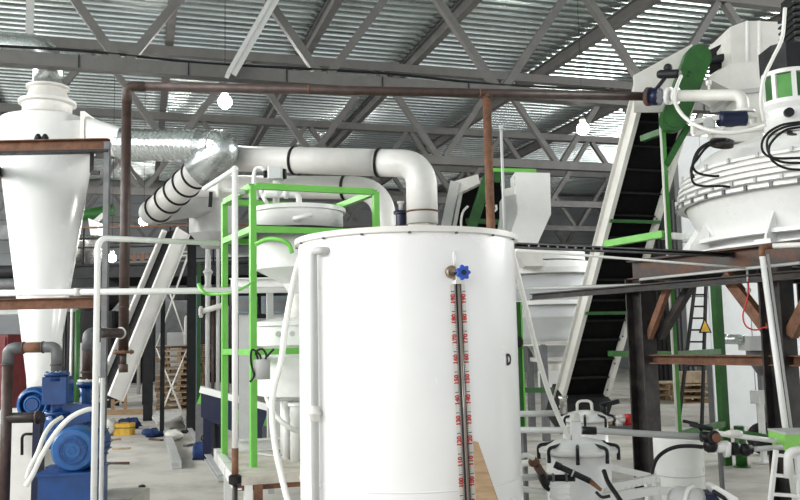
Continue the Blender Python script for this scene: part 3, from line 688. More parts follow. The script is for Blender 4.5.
for k, l in enumerate(([(258, 359), (256, 352), (262, 349), (266, 354), (266, 359)], [(261, 359), (259, 354), (252, 350), (251, 362), (254, 375), (250, 382)], [(265, 359), (270, 353), (274, 349)])):
    part('cable', t, MB().tube(spline(PS(l, 6.55)), .009, 6), 'black')
# white pole with rusty foot in front of the tower
t = thing('white_standpipe', 'white standpipe with rusty lower end and bent top arm before the green tower', 'pipe', V(*P(234, 478, 6.05).xy, 0))
a, b = VT(235, 169, 448, 6.05)
part('pole', t, MB().tube([b, a], S(3.1, 6.05), 12), 'white')
part('top_arm', t, MB().tube([a, P(204, 189, 6.5)], S(2.8, 6.05), 12), 'white')
part('corner_ring', t, MB().ball(a, S(3.6, 6.05), 12, 8), 'white')
c = V(b.x, b.y, P(234, 476, 6.05).z); part('rusty_end', t, MB().tube([b, c], S(3.3, 6.05), 12), 'rust')
part('rubber_joint', t, MB().lathe([(.03, -.06), (.045, -.05), (.045, 0), (.03, .01)], c, Z, 16), 'black')
part('lower_pipe', t, MB().tube([c, V(c.x, c.y, 0)], .018, 10), 'oily_steel')
t = thing('flanged_stub', 'white flanged stub pipe reaching toward the green tower from the left', 'pipe', P(222, 190, 6.9))
part('flange', t, MB().flange(P(219, 190, 6.9), RH, S(7.5, 6.9), .03, 6), 'cream')
part('pipe', t, MB().tube([P(206, 188, 6.9), P(245, 192, 6.9)], S(2.6, 6.9), 12), 'white')
part('bracket', t, MB().bar(P(211, 192, 6.9), P(210, 207, 6.9), .03, .02), 'charcoal')
# white hoses between tower and tank
solo('white_hose', MB().tube(spline(PS([(303, 250, 5.7), (296, 272, 5.75), (290, 300, 5.8), (285, 330, 5.8), (281, 362, 5.8), (274, 388, 5.8), (272, 412, 5.8), (275, 445, 5.75), (282, 478, 5.7), (289, 505, 5.65), (300, 540, 5.6)])), S(3.1, 5.7), 10), 'hose_white', 'thick white hose hanging down between the green tower and the big tank', 'hose')
solo('branch_hose', MB().tube(spline(PS([(266, 396, 7.2), (271, 408, 7.0), (279, 419, 6.9), (289, 427, 6.9), (297, 431, 6.95)])), S(2.4, 7), 10), 'hose_white', 'shorter white hose curving down to the white column on the table', 'hose')
a = P(296, 428, 7.1)
solo('table_column', MB().lathe([(S(6, 7.1), ZTB), (S(6, 7.1), zv(404)), (S(8, 7.1), zv(403)), (S(8, 7.1), zv(400))], V(a.x, a.y, 0), Z, 16), 'white', 'short white column standing on the board table beside the tank', 'column')
# ================================================================== left background
# big dark column and green strip behind the tower
a = P(191.5, 300, 16.3)
t = thing('dark_column', 'dark charcoal steel column with a green edge strip behind the tower', 'column', V(a.x, a.y, 0))
part('shaft', t, MB().ibeam(V(a.x, a.y, 0), V(a.x, a.y, P(191, 178, 16.3).z), .16, .16, up=Y), 'charcoal')
part('edge_or_highlight_strip', t, MB().bar(V(a.x, a.y, 0) + RH * .14, V(a.x, a.y, P(191, 262, 16.3).z) + RH * .14, .06, .06), 'dark_green')
part('base_plate', t, MB().box(V(a.x, a.y, .015), (.34, .34, .03)), 'charcoal')
# mezzanine
def beamline(t, name, pa, pb, w, h, m): part(name, t, MB().ibeam(pa, pb, w, h), m)
mz = thing('steel_mezzanine', 'dark steel mezzanine deck on columns at the far left of the hall', 'platform', V(*P(120, 400, 19).xy, 0))
DM = 19.0
zmz = P(130, 271, DM).z
for dd in (0, 3.0):
    l = V(*P(40, 271, DM + dd).xy, zmz); r = V(*P(300, 271, DM + dd).xy, zmz)
    part('deck_beam', mz, MB().ibeam(l, r, .15, .28), 'charcoal')
    for k in range(4):
        c = l.lerp(r, (.08, .42, .60, .95)[k]); part('column', mz, MB().ibeam(V(c.x, c.y, 0), V(c.x, c.y, zmz - .14), .2, .2, up=Y), ('charcoal', 'charcoal', 'blue_grey', 'charcoal')[k])
    part('rail', mz, MB().tube([l + Z * 1.0, r + Z * 1.0], .025, 8), 'rust' if dd == 0 else 'black')
    part('rail', mz, MB().tube([l + Z * .55, r + Z * .55], .02, 8), 'black')
    for k in range(7): c = l.lerp(r, k / 6); part('baluster', mz, MB().bar(c + Z * .1, c + Z * 1.0, .04, .04), 'black')
l = V(*P(40, 271, DM).xy, zmz + .15); r = V(*P(300, 271, DM).xy, zmz + .15)
part('deck', mz, MB().prism([l, r, r + FH * 3, l + FH * 3], Z * .03), 'charcoal')
for k in range(5):
    q = V(*P(134 + k * 4.2, 263, DM - .1).xy, zmz + .3)
    if k % 2 == 0: part('kick_plate', mz, MB().box(q, (.1, .02, .18), (RH, FH, Z)), 'rust')
# steel silo on the mezzanine
a = V(*P(90, 262, 20.5).xy, zmz + .18)
t = thing('steel_silo', 'shiny stainless steel silo standing on the dark mezzanine behind the cyclone', 'silo', a)
part('body', t, MB().lathe([(S(20, 20.5), 0), (S(20, 20.5), S(30, 20.5)), (S(18, 20.5), S(33, 20.5))], a, Z, 32), 'steel')
for h in (0.05, S(29, 20.5)): part('band', t, MB().torus(a + Z * h, Z, S(20, 20.5), .03, 32, 6), 'charcoal')
# green conveyor head with a white chute, above the silo
q = P(90, 214, 20.5)
t = thing('spout_conveyor', 'far conveyor head with dark green guard and white spout above the steel silo', 'conveyor', q)
part('guard', t, MB().lathe([(S(6, 20), -.9), (S(6, 20), .6)], q, RH + Z * .15, 20), 'dark_green')
part('spout', t, MB().prism(PS([(88, 218), (97, 222), (99, 236), (91, 240)], 20.3), FH * .5), 'white')
part('side_arm', t, MB().bar(P(95, 222, 20.4), P(104, 214, 20.4), .06, .1), 'light_grey')
part('support_post', t, MB().bar(q, V(q.x, q.y, zmz + .2) + FH * .5, .1, .1), 'charcoal')
# inclined white conveyor trough
def conveyor(name, label, top, bot, wdt, hgt, side_m, group=None):
    t = thing(name, label, 'conveyor', V(bot.x, bot.y, bot.z), group)
    d, s, n = fr(top - bot)
    for k in (-1, 1):
        o = s * k * wdt / 2
        p_ = part('side_frame', t, MB().chan(bot + o, top + o, .06 * k, hgt), side_m)
    part('belt', t, MB().bar(bot, top, wdt - .06, hgt * .4), 'belt')
    L = (top - bot).length; m = int(L / .3)
    for k in range(m): c = bot + d * (k + .5) * L / m; part('cleat', t, MB().bar(c - s * (wdt / 2 - .05) - n * (hgt * .2 + .02), c + s * (wdt / 2 - .05) - n * (hgt * .2 + .02), .012, .05, n), 'rubber')
    return t, d, s, n
t, d, s, n = conveyor('inclined_conveyor', 'far white inclined conveyor rising toward the slanted duct behind the brown riser', P(176, 232, 16), P(108, 398, 15), .5, .3, 'duct_white')
for k in (.8,):
    c = P(108, 398, 15).lerp(P(176, 232, 16), k); part('trestle_leg', t, MB().bar(c, V(c.x, c.y, 0), .08, .08), 'charcoal')
# scaffold with crossed braces
t = thing('scaffold_tower', 'thin white scaffold with crossed diagonal braces before the stacked pallets', 'scaffold', V(*P(174, 420, 16.8).xy, 0))
D = 16.8
zt_, zk, zb_ = P(174, 252, D).z, P(174, 347, D).z, 0.02
for dd in (0, .7):
    l, r = P(156, 347, D + dd), P(188, 347, D + dd)
    for z0, z1 in ((zb_, zk), (zk, zt_)):
        part('brace', t, MB().tube([V(l.x, l.y, z0), V(r.x, r.y, z1)], .011, 6), 'cream')
        part('brace', t, MB().tube([V(r.x, r.y, z0), V(l.x, l.y, z1)], .011, 6), 'cream')
    part('rail', t, MB().tube([V(l.x, l.y, zk), V(r.x, r.y, zk)], .02, 6), 'brown_primer')
    part('rail', t, MB().tube([V(l.x, l.y, zt_), V(r.x, r.y, zt_)], .02, 6), 'cream')
# pallets
def make_pallet(name, label, group):
    t = thing(name, label, 'pallet', V(0, 0, 0), group)
    for k in range(5): part('deck_board', t, MB().box(V(0, -.4 + k * .2, .133), (1.2, .14, .022)), 'pale_wood')
    for x in (-.55, 0, .55):
        for y in (-.36, 0, .36): part('block', t, MB().box(V(x, y, .07), (.1, .12, .08)), 'wood')
    for y in (-.36, 0, .36): part('bottom_board', t, MB().box(V(0, y, .015), (1.2, .1, .022)), 'wood')
    return t
def stack(px, py, d, n, rz, group, label, proto=[None], x=0):
    b = V(*P(px, py, d).xy, 0)
    for k in range(n):
        lab = label
        jit = V(random.uniform(-.04, .04), random.uniform(-.03, .03), 0.15 * k)
        if proto[0] is None: proto[0] = make_pallet('wooden_pallet', lab, group); o = proto[0]; o.location = b + jit; o.rotation_euler = (0, 0, rz)
        else: o = dup(proto[0], b + jit, rz + random.uniform(-.04, .04), lab, group)
stack(184, 404, 22.5, 11, -YAW, 'tall pallet stack behind the scaffold', 'wooden pallet in the tall stack behind the white scaffold')
stack(700, 404, 21.0, 3, -YAW, 'low pallet stack between the green posts', 'wooden pallet in the low stack seen between the green posts')
stack(664, 404, 22.0, 3, -YAW, 'low pallet stack behind the platform column', 'wooden pallet in the low stack behind the left platform column')
q = V(*P(700, 380, 21.0).xy, .465)
solo('cardboard_box', MB().rbox(q + Z * .14, (.9, .6, .27), (RH, FH, Z)), 'pale_wood', 'pale cardboard box on the low pallet stack between the green posts', 'box')
# dark blue trough with a white rim, and green trestles
t = thing('blue_trough', 'dark blue screw trough with sloping white rim standing behind the tower', 'trough', V(*P(250, 425, 11.5).xy, 0))
l, r = P(201, 392, 12.3), P(298, 418, 11.9)
part('body', t, MB().prism([l, r, V(r.x, r.y, .02), V(l.x, l.y, .62)], FH * .5), 'navy')
part('rim', t, MB().bar(l - FH * .02 + Z * .04, r - FH * .02 + Z * .04, .06, .09), 'white')
part('end_leg', t, MB().box(V(l.x, l.y, .3) + FH * .25 + RH * .08, (.12, .4, .6), (RH, FH, Z)), 'navy')
for (px, top, bot, hw, d) in ((203, 388, 404, 6.5, 13.5), (241, 402, 424, 7, 11.0), (217, 395, 408, 5, 12.8), (269, 408, 426, 6, 10.9)):
    pts = PS([(px - hw, bot), (px + hw, bot), (px, top)], d); c = V((pts[0].x + pts[1].x) / 2, (pts[0].y + pts[1].y) / 2, 0)
    t = thing('green_gusset_stand', {203: 'green triangular stand beside the dark column', 241: 'tall green triangular stand between the tower posts', 217: 'small green triangular stand next to the rear tower post', 269: 'green triangular stand right of the front tower post'}[px], 'stand', c)
    part('plate', t, MB().prism(pts, FH * .05), 'green'); part('foot', t, MB().box(V(c.x, c.y, pts[0].z / 2), (S(hw * 2, d), .12, pts[0].z), (RH, FH, Z)), 'mid_grey')
q = V(*P(204, 426, 12.5).xy, 0)
t = thing('blue_motor', 'small dark blue motor standing on the floor beside the dark column', 'motor', q)
part('body', t, MB().lathe([(.11, 0), (.13, .03), (.13, .2), (.09, .25)], q + Z * .12 - RH * .14, RH, 18), 'cloth_blue')
part('foot', t, MB().box(q + Z * .02, (.28, .22, .04), (RH, FH, Z)), 'navy')
part('lifting_eye', t, MB().torus(q + Z * .3, FH, .04, .012, 14, 6), 'navy')
# blue-grey cabinets seen through the tower
for px, w_, lab in ((246, 20, 'blue-grey glazed cabinet seen behind the front tower post'), (278, 30, 'wide blue-grey cabinet seen behind the white hose')):
    q = P(px, 305, 10.5); b = V(q.x, q.y, 0)
    t = thing('control_cabinet', lab, 'cabinet', b)
    part('body', t, MB().rbox(q, (S(w_, 10.5), .3, S(17, 10.5)), (RH, FH, Z), .01), 'blue_grey')
    part('door', t, MB().box(q - FH * .155, (S(w_ * .8, 10.5), .012, S(12, 10.5)), (RH, FH, Z)), 'mid_grey')
    part('stand', t, MB().box(V(q.x, q.y, (q.z - S(8.5, 10.5)) / 2) + FH * .02, (S(w_ * .6, 10.5), .2, q.z - S(8.5, 10.5)), (RH, FH, Z)), 'light_grey')
# white horizontal beams behind tower, and pipe cluster
a, b = P(230, 284, 9.6), P(322, 284, 9.6)
t = thing('white_bridge_beam', 'white perforated bridge beam passing behind the green tower', 'beam', V(*a.xy, 0))
part('beam', t, MB().chan(a, V(b.x, b.y, a.z), .1, S(11, 9.6)), 'white')
for q in (a + RH * .45, b - RH * .05): part('leg', t, MB().bar(V(q.x, q.y, 0), V(q.x, q.y, a.z - .06), .07, .07), 'light_grey')
for k, (px, m, r_) in enumerate(((208, 'light_grey', 2.4), (213, 'brown_primer', 1.6), (218, 'light_grey', 1.8))):
    a, b = VT(px, (232, 300, 246)[k], 400, 15.0)
    solo('riser_pipe', MB().tube([a, V(a.x, a.y, 0)], S(r_, 15.0), 10), m, ('grey riser pipe standing left of the rear tower post', 'brown riser pipe between two grey risers by the tower', 'thin grey riser pipe closest to the rear tower post')[k], 'pipe')
t = thing('valve_manifold', 'pale valve manifold on the grey riser pipe by the tower', 'valve', P(208, 290, 14.9))
part('body', t, MB().lathe([(.05, -.3), (.07, -.26), (.05, -.2), (.06, -.05), (.09, 0), (.05, .05), (.05, .3)], P(208, 272, 14.9), Z, 14), 'light_grey')
part('cross_arm', t, MB().tube([P(200, 312, 14.9), P(224, 305, 14.9)], .05, 10), 'cream')
part('cross_flange', t, MB().flange(P(201, 312, 14.9), RH, .1, .04, 6), 'cream')
# red panel and grey plant at the far left edge
q = P(4, 367, 17)
t = thing('red_container', 'dark red metal container standing behind the suction pipe', 'container', V(q.x, q.y, 0))
part('body', t, MB().box(V(q.x, q.y, P(4, 335, 17).z / 2), (S(34, 17), 1.2, P(4, 335, 17).z), (RH, FH, Z)), 'red_panel')
for k in range(4): part('rib', t, MB().box(V(q.x, q.y, P(4, 335, 17).z / 2) - FH * .62 + RH * (-.26 + k * .18), (.05, .03, P(4, 335, 17).z - .1), (RH, FH, Z)), 'red_panel')
for k, (py, dz) in enumerate(((272, 0), (285, .0), (298, 0))):
    q = P(2, py, 18); solo('roller_drum', MB().lathe([(.06, -.7), (.14, -.68), (.14, .62), (.06, .64)], q, RH, 18), ('charcoal', 'mid_grey', 'charcoal')[k], ('upper dark roller of the rack left of the cyclone', 'middle grey roller of the rack left of the cyclone', 'lower dark roller of the rack left of the cyclone')[k], 'roller')
q = P(-8, 300, 18.2)
t = thing('roller_rack', 'dark upright rack carrying rollers left of the cyclone', 'rack', V(q.x, q.y, 0))
for dx in (0, .9): part('upright', t, MB().bar(V(q.x, q.y, 0) + RH * dx, V(q.x, q.y, P(2, 215, 18).z) + RH * dx, .1, .12), 'charcoal')
part('shelf', t, MB().box(V(q.x, q.y, P(2, 232, 18).z) + RH * .45, (.9, .3, .3), (RH, FH, Z)), 'mid_grey')
part('shelf', t, MB().box(V(q.x, q.y, P(2, 312, 18).z) + RH * .45, (.9, .3, .1), (RH, FH, Z)), 'light_grey')
# thin green and white stanchions under the cyclone beam
for px, m, top in ((62, 'hose_white', 308), (72, 'hose_white', 308), (78, 'dark_green', 310), (66, 'black', 312)):
    a, b = VT(px, top, 400, 14.6)
    solo('stanchion', MB().tube([a, V(a.x, a.y, 0)], S(2.6 if m == 'dark_green' else 1.4, 14.6), 8), m, {62: 'thin white stanchion closest to the cyclone cone', 72: 'thin white stanchion next to the dark green one', 78: 'thick dark green stanchion behind the cyclone frame', 66: 'thin black stanchion between two white ones'}[px], 'post')
# floor clutter
def blob(name, px, py, d, sz, m, lab, cat, lump=.25):
    q = V(*P(px, py, d).xy, 0); solo(name, MB().ball(q + Z * sz[2], 1.0, 18, 10, sz, lump), m, lab, cat)
q = V(*onz(124, 435, 0).xy, 0)
t = thing('yellow_tool_case', 'yellow plastic tool case lying on the concrete floor', 'case', q)
part('body', t, MB().rbox(q + Z * .11, (.36, .26, .22), (RH, FH, Z), .04), 'yellow')
part('handle', t, MB().tube(fillet([q + Z * .2 - RH * .1, q + Z * .28 - RH * .1, q + Z * .28 + RH * .1, q + Z * .2 + RH * .1], .04), .014, 8), 'charcoal')
part('lid_line', t, MB().box(q + Z * .14, (.37, .27, .012), (RH, FH, Z)), 'charcoal')
blob('white_sack', 109.5, 432, 16.0, (.12, .12, .15), 'sack', 'crumpled white sack beside the yellow tool case', 'sack')
blob('blue_cloth', 129, 424, 17.2, (.2, .16, .1), 'cloth_blue', 'crumpled dark blue cloth behind the yellow tool case', 'cloth', .4)
blob('blue_rag', 152, 428, 15.6, (.16, .14, .07), 'cloth_blue', 'small blue rag beside the white board sheet', 'rag', .4)
blob('paper_roll', 174, 427, 15.0, (.15, .12, .09), 'sack', 'pale bundle lying under the white board sheet', 'bundle', .2)
pts = [onz(*p, .19) for p in ((152, 418), (157, 411.5), (179, 410), (183, 415), (171, 421), (157, 424))]
solo('white_sheet', MB().prism(pts, Z * .025), 'white', 'crumpled white board sheet propped on the pale bundle and rag', 'sheet')
a, b = onz(164, 426, .03), onz(177, 467, .03)
solo('steel_bar', MB().chan(V(a.x, a.y, .05), V(b.x, b.y, .05), .12, .09), 'light_grey', 'grey steel channel bar lying on the floor below the white sheet', 'bar')
a, b = onz(182, 420, .03), onz(222, 480, .03)
solo('long_steel_bar', MB().chan(V(a.x, a.y, .05), V(b.x, b.y, .05), .09, .08), 'light_grey', 'long pale steel bar on the floor running under the board table', 'bar')
a, b = onz(106, 413, .05), onz(152, 412, .05)
solo('floor_timber', MB().bar(V(a.x, a.y, .06), V(b.x, b.y, .06), .14, .12), 'wood', 'long brown timber lying across the floor behind the tool case', 'timber')
a, b = onz(106, 463, .02), onz(129, 463, .02)
solo('floor_rod', MB().tube([V(a.x, a.y, .02), V(b.x, b.y, .02)], .018, 8), 'dark_rust', 'short dark rod lying on the bare concrete floor', 'rod')
q = onz(142, 490, 0); solo('floor_nut', MB().lathe([(.04, 0), (.04, .05), (.02, .06)], V(q.x, q.y, 0), Z, 6), 'black', 'small black nut lying alone on the concrete floor', 'nut')
# timber trestle
t = thing('timber_trestle', 'narrow brown timber trestle standing under the brown riser', 'trestle', V(*onz(119, 414, 0).xy, 0))
q = V(*onz(119, 414, 0).xy, 0); h = 1.3
for k in (-1, 1): part('upright', t, MB().bar(q + RH * k * .16, q + RH * k * .13 + Z * h, .08, .08), 'wood')
for k in range(3): part('rung', t, MB().bar(q - RH * .12 + Z * (.25 + k * .33), q + RH * .12 + Z * (.4 + k * .33), .04, .04), 'wood')
q = P(110, 486, 7.6)
solo('concrete_block', MB().rbox(V(q.x, q.y, .16) + FH * .3, (.36, .6, .32), (RH, FH, Z), .03), 'concrete', 'rough concrete block behind the white pipe upright', 'block')

# offcuts scattered over the floor
for k, (x0, y0, x1, y1, m, lab) in enumerate(((107, 441, 121, 440, 'wood', 'thin brown offcut lying near the tool case'), (112, 450, 131, 449, 'pale_wood', 'pale thin offcut lying in the open floor'), (140, 432, 186, 430, 'light_grey', 'long pale strip lying across the floor before the blue rag'), (150, 440, 162, 441, 'dark_rust', 'short dark offcut lying beside the steel bar'), (196, 432, 222, 431, 'light_grey', 'pale strip lying on the floor by the dark column'), (185, 447, 214, 441, 'mid_grey', 'dark grey strip lying between the steel bars'), (5, 485, 30, 483, 'pale_wood', 'pale splinter of wood on the floor by the pump base'))):
    a, b = onz(x0, y0, 0), onz(x1, y1, 0); solo('floor_offcut', MB().bar(V(a.x, a.y, .015), V(b.x, b.y, .015), .07, .03), m, lab, 'offcut')
# dark machines under and behind the mezzanine
for k, (px, d, w_, h_, m, lab) in enumerate(((95, 23.5, 1.3, 2.6, 'black', 'black machine housing behind the cyclone post'), (134, 24.5, 1.0, 2.3, 'charcoal', 'charcoal machine housing behind the inclined conveyor'), (180, 26.5, 1.0, 3.0, 'mid_grey', 'grey machine housing behind the pallet stack'), (216, 24, 1.4, 3.2, 'black', 'black machine housing behind the riser pipes'), (262, 23, 1.6, 3.4, 'charcoal', 'tall charcoal machine housing behind the tower'))):
    q = V(*P(px, 360, d).xy, 0); t = thing('machine_housing', lab, 'machine', q)
    part('cabinet', t, MB().rbox(q + Z * (h_ / 2 + .3), (w_, .9, h_ - .6), (RH, FH, Z), .06), m)
    part('hopper', t, MB().lathe([(w_ * .3, h_), (w_ * .62, h_ + .5), (w_ * .62, h_ + .62)], q, Z, 4, side=gy), 'light_grey' if k % 2 else 'mid_grey')
    part('door', t, MB().box(q + Z * (h_ * .5) - FH * .46, (w_ * .55, .03, h_ * .35), (RH, FH, Z)), 'light_grey' if k % 2 == 0 else 'charcoal')
    for sx in (-1, 1):
        for sy in (-1, 1): part('leg', t, MB().bar(q + RH * sx * w_ * .4 + FH * sy * .35, q + RH * sx * w_ * .4 + FH * sy * .35 + Z * .65, .1, .1), 'charcoal')
    part('pipe', t, MB().tube(fillet([q + RH * w_ * .3 - FH * .52 + Z * .3, q + RH * w_ * .3 - FH * .52 + Z * (h_ * .8), q + RH * w_ * .3 - FH * .2 + Z * (h_ * .9)], .1), .05, 10), 'cream')
# ================================================================== platform on the right
DL, DR = 9.05, 7.65
cl = V(*P(645, 400, DL).xy, 0); crr = V(*P(783, 400, DR).xy, 0)
pdir = (crr - cl).normalized(); pn = V(-pdir.y, pdir.x, 0)          # pn points away from the camera
if pn.dot(FH) < 0: pn = -pn
ZP = P(640, 279, DL).z                                             # underside of the main beam
HB = 0.2
pf = thing('steel_platform', 'dark rusty steel platform on two heavy columns carrying the big white mixer', 'platform', V(cl.x, cl.y, 0))
ends = (cl - pdir * .12, crr + pdir * 3.2)
BK = 3.0
for c in (cl, crr):
    cm = part('column', pf, MB().ibeam(V(c.x, c.y, 0), V(c.x, c.y, ZP), .2, .22, .016, up=pdir), 'oily_steel')
    part('base_plate', pf, MB().box(V(c.x, c.y, .012), (.4, .4, .024), (pdir, pn, Z)), 'dark_rust')
    e = c + pn * BK
    part('rear_column', pf, MB().ibeam(V(e.x, e.y, 0), V(e.x, e.y, ZP), .25, .26, .018, up=pdir), 'oily_steel')
far_r = crr + pdir * 3.0
part('column', pf, MB().ibeam(V(far_r.x, far_r.y, 0), V(far_r.x, far_r.y, ZP), .25, .26, .018, up=pdir), 'oily_steel')
part('main_beam', pf, MB().chan(ends[0] + Z * (ZP + HB / 2), ends[1] + Z * (ZP + HB / 2), .1, HB), 'dark_rust')
part('rear_beam', pf, MB().chan(ends[0] + Z * (ZP + HB / 2) + pn * BK, ends[1] + Z * (ZP + HB / 2) + pn * BK, .1, HB), 'dark_rust')
for q in (ends[0] + pdir * .06, crr, ends[1] - pdir * .1):
    part('side_beam', pf, MB().ibeam(q + Z * (ZP + HB / 2) + pn * .06, q + Z * (ZP + HB / 2) + pn * (BK - .06), .12, HB), 'oily_steel')
for k in range(5):
    w = BK / 5; part('deck_plate', pf, MB().box((ends[0] + ends[1]) / 2 + pn * (w * (k + .5)) + Z * (ZP + HB + .008), ((ends[1] - ends[0]).length, w - .01, .012), (pdir, pn, Z)), 'oily_steel')
l0 = P(645, 359, DL); r0 = V(*crr.xy, l0.z)
part('tie_beam', pf, MB().chan(V(*(cl + pdir * .12).xy, l0.z), V(*ends[1].xy, l0.z), .08, S(9.5, 8.5)), 'rust')
zk = P(641, 338, DL).z
part('knee_brace', pf, MB().bar(V(*(cl + pdir * .1).xy, zk), V(*(cl + pdir * .42).xy, ZP - .06), .065, .065, pn), 'rust')
part('knee_brace', pf, MB().bar(V(*(cl + pn * .12).xy, zk) + pdir * .14, V(*(cl + pn * .12).xy, ZP - .06) + pdir * .62, .07, .09, pn), 'oily_steel')
part('knee_brace', pf, MB().chan(V(*(crr - pdir * .1).xy, zk + .05), V(*(crr - pdir * .52).xy, ZP - .04), .1, .09, up=pn), 'rust')
part('knee_brace', pf, MB().chan(V(*(crr + pdir * .12).xy, zk), V(*(crr + pdir * .5).xy, ZP - .04), .1, .09, up=pn), 'rust')
# grey channel and conduits hung along the front of the platform
off = -pn * .16
a = P(512, 290, 10.0); b = V(*(cl + off).xy, P(628, 289, 9.0).z); c = V(*(ends[1] + off).xy, b.z)
solo('cable_channel', MB().chan(V(*(cl - pdir * 1.6 + off).xy, b.z), c, .05, .075), 'oily_steel', 'dark grey cable channel running along the front of the steel platform', 'channel')
for k, (pa, pb, r_, lab) in enumerate((((512, 289, 10.6), (640, 285.5, 8.9), .022, 'pale conduit running from the tank side to the platform column'), ((640, 279.5, 8.7), (800, 263, 7.2), .014, 'thin pale conduit along the lower edge of the platform beam'), ((516, 250, 6.0), (745, 268, 7.6), .010, 'thin white wire strung from the tank rim to the platform beam'))):
    solo('conduit', MB().tube([P(*pa), P(*pb)], r_, 8), 'light_grey' if k < 2 else 'hose_white', lab, 'conduit')
a, b = P(514, 245.5, 6.2), P(735, 255, 8.1)
t = thing('cable_tray', 'black perforated cable tray reaching from the tank rim to the platform', 'tray', a)
part('tray', t, MB().chan(a, b, .06, S(5, 7)), 'black')
for k in range(9): part('tray_hole', t, MB().disc(a.lerp(b, .05 + k * .035) - FH * .034, FH, .008, .003, 8), 'light_grey')
# conduit elbow and leaning pipe by the right column
t = thing('leaning_pipe', 'white pipe with a rusty elbow leaning past the right platform column', 'pipe', V(*P(786, 430, 7.2).xy, 0))
q0 = P(762, 254, 7.25); q1 = P(786, 432, 7.15); qd = (q1 - q0).normalized(); q2 = q1 + qd * (q1.z / -qd.z)
part('pipe', t, MB().tube([q0, q2], S(3, 7.2), 12), 'white')
part('shade_side_tube', t, MB().tube([q0 + RH * .06 + FH * .03, q2 + RH * .06 + FH * .03], S(1.4, 7.2), 8), 'light_grey')  # grey tube models the shaded side of the white pipe
part('rusty_elbow', t, MB().tube(fillet([q0 + qd * .02, P(761, 247, 7.25), P(772, 246, 7.25)], .06, 6), S(3.1, 7.2), 12), 'rust')
part('top_run', t, MB().tube([P(771, 246, 7.25), P(830, 243.5, 7.0)], S(2.6, 7.2), 12), 'cream')
solo('red_cable', MB().tube(spline(PS([(747, 270, 7.75), (748.5, 285, 7.7), (747, 300, 7.7), (743, 315, 7.7), (746, 326, 7.7), (755, 330, 7.7), (762, 328, 7.65), (768, 327, 7.6)])), .007, 6), 'red', 'loop of red cable hanging from the platform beam', 'cable')
a, b = VT(747, 268, 288, 7.72); solo('hanging_hook', MB().tube([a, b], .01, 6).torus(b - Z * .02, FH, .02, .007, 12, 5), 'light_grey', 'small pale hook above the red cable loop', 'hook')
# ================================================================== the big mixer
DM_ = 8.95
mc = V(*P(836, 230, DM_).xy, 0); ZM = ZP + HB + .016
k_ = DM_ / F
def zm_(py): return P(700, py, DM_).z
mx = thing('planetary_mixer', 'huge round white mixer with ringed flanges on the dark steel platform', 'mixer', V(mc.x, mc.y, ZM))
zr = zm_(205)
RM = 151 * k_
part('base_ring', mx, MB().lathe([(RM * .86, ZM), (RM * .95, ZM), (RM * .95, ZM + .05), (RM * .86, ZM + .05)], mc, Z, 80, cap=False), 'white')
part('base_ring_upper', mx, MB().lathe([(RM * .84, ZM + .13), (RM * .93, ZM + .13), (RM * .93, ZM + .17), (RM * .84, ZM + .17)], mc, Z, 80, cap=False), 'white')
part('lower_shell', mx, MB().lathe([(RM * .80, ZM + .02), (RM * .83, ZM + .15), (RM * .94, zr)], mc, Z, 80, cap=False), 'white')
zd = [zr + .062 * k for k in range(7)]
for k in range(6):
    h = zd[k]; rr = RM * (1.0, 1.0, .995, .985, .97, .955)[k]
    part('flange_ring', mx, MB().lathe([(rr * .95, h), (rr, h), (rr, h + .028), (rr * .95, h + .028)], mc, Z, 96, cap=False), 'white')
part('ring_wall', mx, MB().lathe([(RM * .955, zr), (RM * .955, zr + .2), (RM * .92, zr + .36)], mc, Z, 80, cap=False), 'cream')
part('dome', mx, MB().lathe([(RM * .94, zr + .345), (RM * .90, zr + .42), (RM * .80, zr + .54), (RM * .68, zr + .62), (RM * .5, zr + .67), (RM * .2, zr + .69), (0.01, zr + .69)], mc, Z, 80, cap=False, sharp=False), 'white')
part('floor_plate', mx, MB().disc(mc + Z * (ZM + .01), Z, RM * .8, .02, 64), 'mid_grey')
cam_az = math.atan2(-mc.y, -mc.x)
clip_me = None
for row, (h, rr, nn) in enumerate(((zd[0] + .014, RM * 1.0, 40), (zd[1] + .014, RM * 1.0, 40), (zd[5] + .02, RM * .955, 30))):
    for k in range(nn):
        a = 2 * math.pi * (k + .4 * row) / nn
        if math.cos(a - cam_az) < -.15: continue
        e = V(math.cos(a), math.sin(a), 0); t_ = V(-e.y, e.x, 0); q = mc + e * (rr + .008) + Z * h
        part('clamp_bolt', mx, MB().box(q, (.028, .026, .05), (t_, e, Z)), 'light_grey' if row else 'mid_grey')
for k in range(10):
    a = cam_az - 1.75 + k * .34; e = V(math.cos(a), math.sin(a), 0); t_ = V(-e.y, e.x, 0)
    b0 = mc + e * RM * .86 + Z * (ZM + .05)
    if k in (0, 1, 2, 4): part('gusset', mx, MB().prism([b0, b0 + e * RM * .14, b0 + e * RM * .13 + Z * .05, b0 + Z * .34], t_ * .022), 'white')
    part('foot_pad', mx, MB().box(mc + e * RM * .96 + Z * (ZM + .03), (.16, .2, .06), (t_, e, Z)), 'white') if k in (0, 1, 2, 4) else None
for px, py in ((722, 140), (799, 132)):
    v = ray(px, py); q = P(px, py + 2, DM_ - RM * .60)
    part('dome_port', mx, MB().lathe([(.11, -.04), (.11, .015), (.07, .02), (.065, -.0), (.02, 0.0)], q, Z - FH * .55, 24), 'oily_steel')
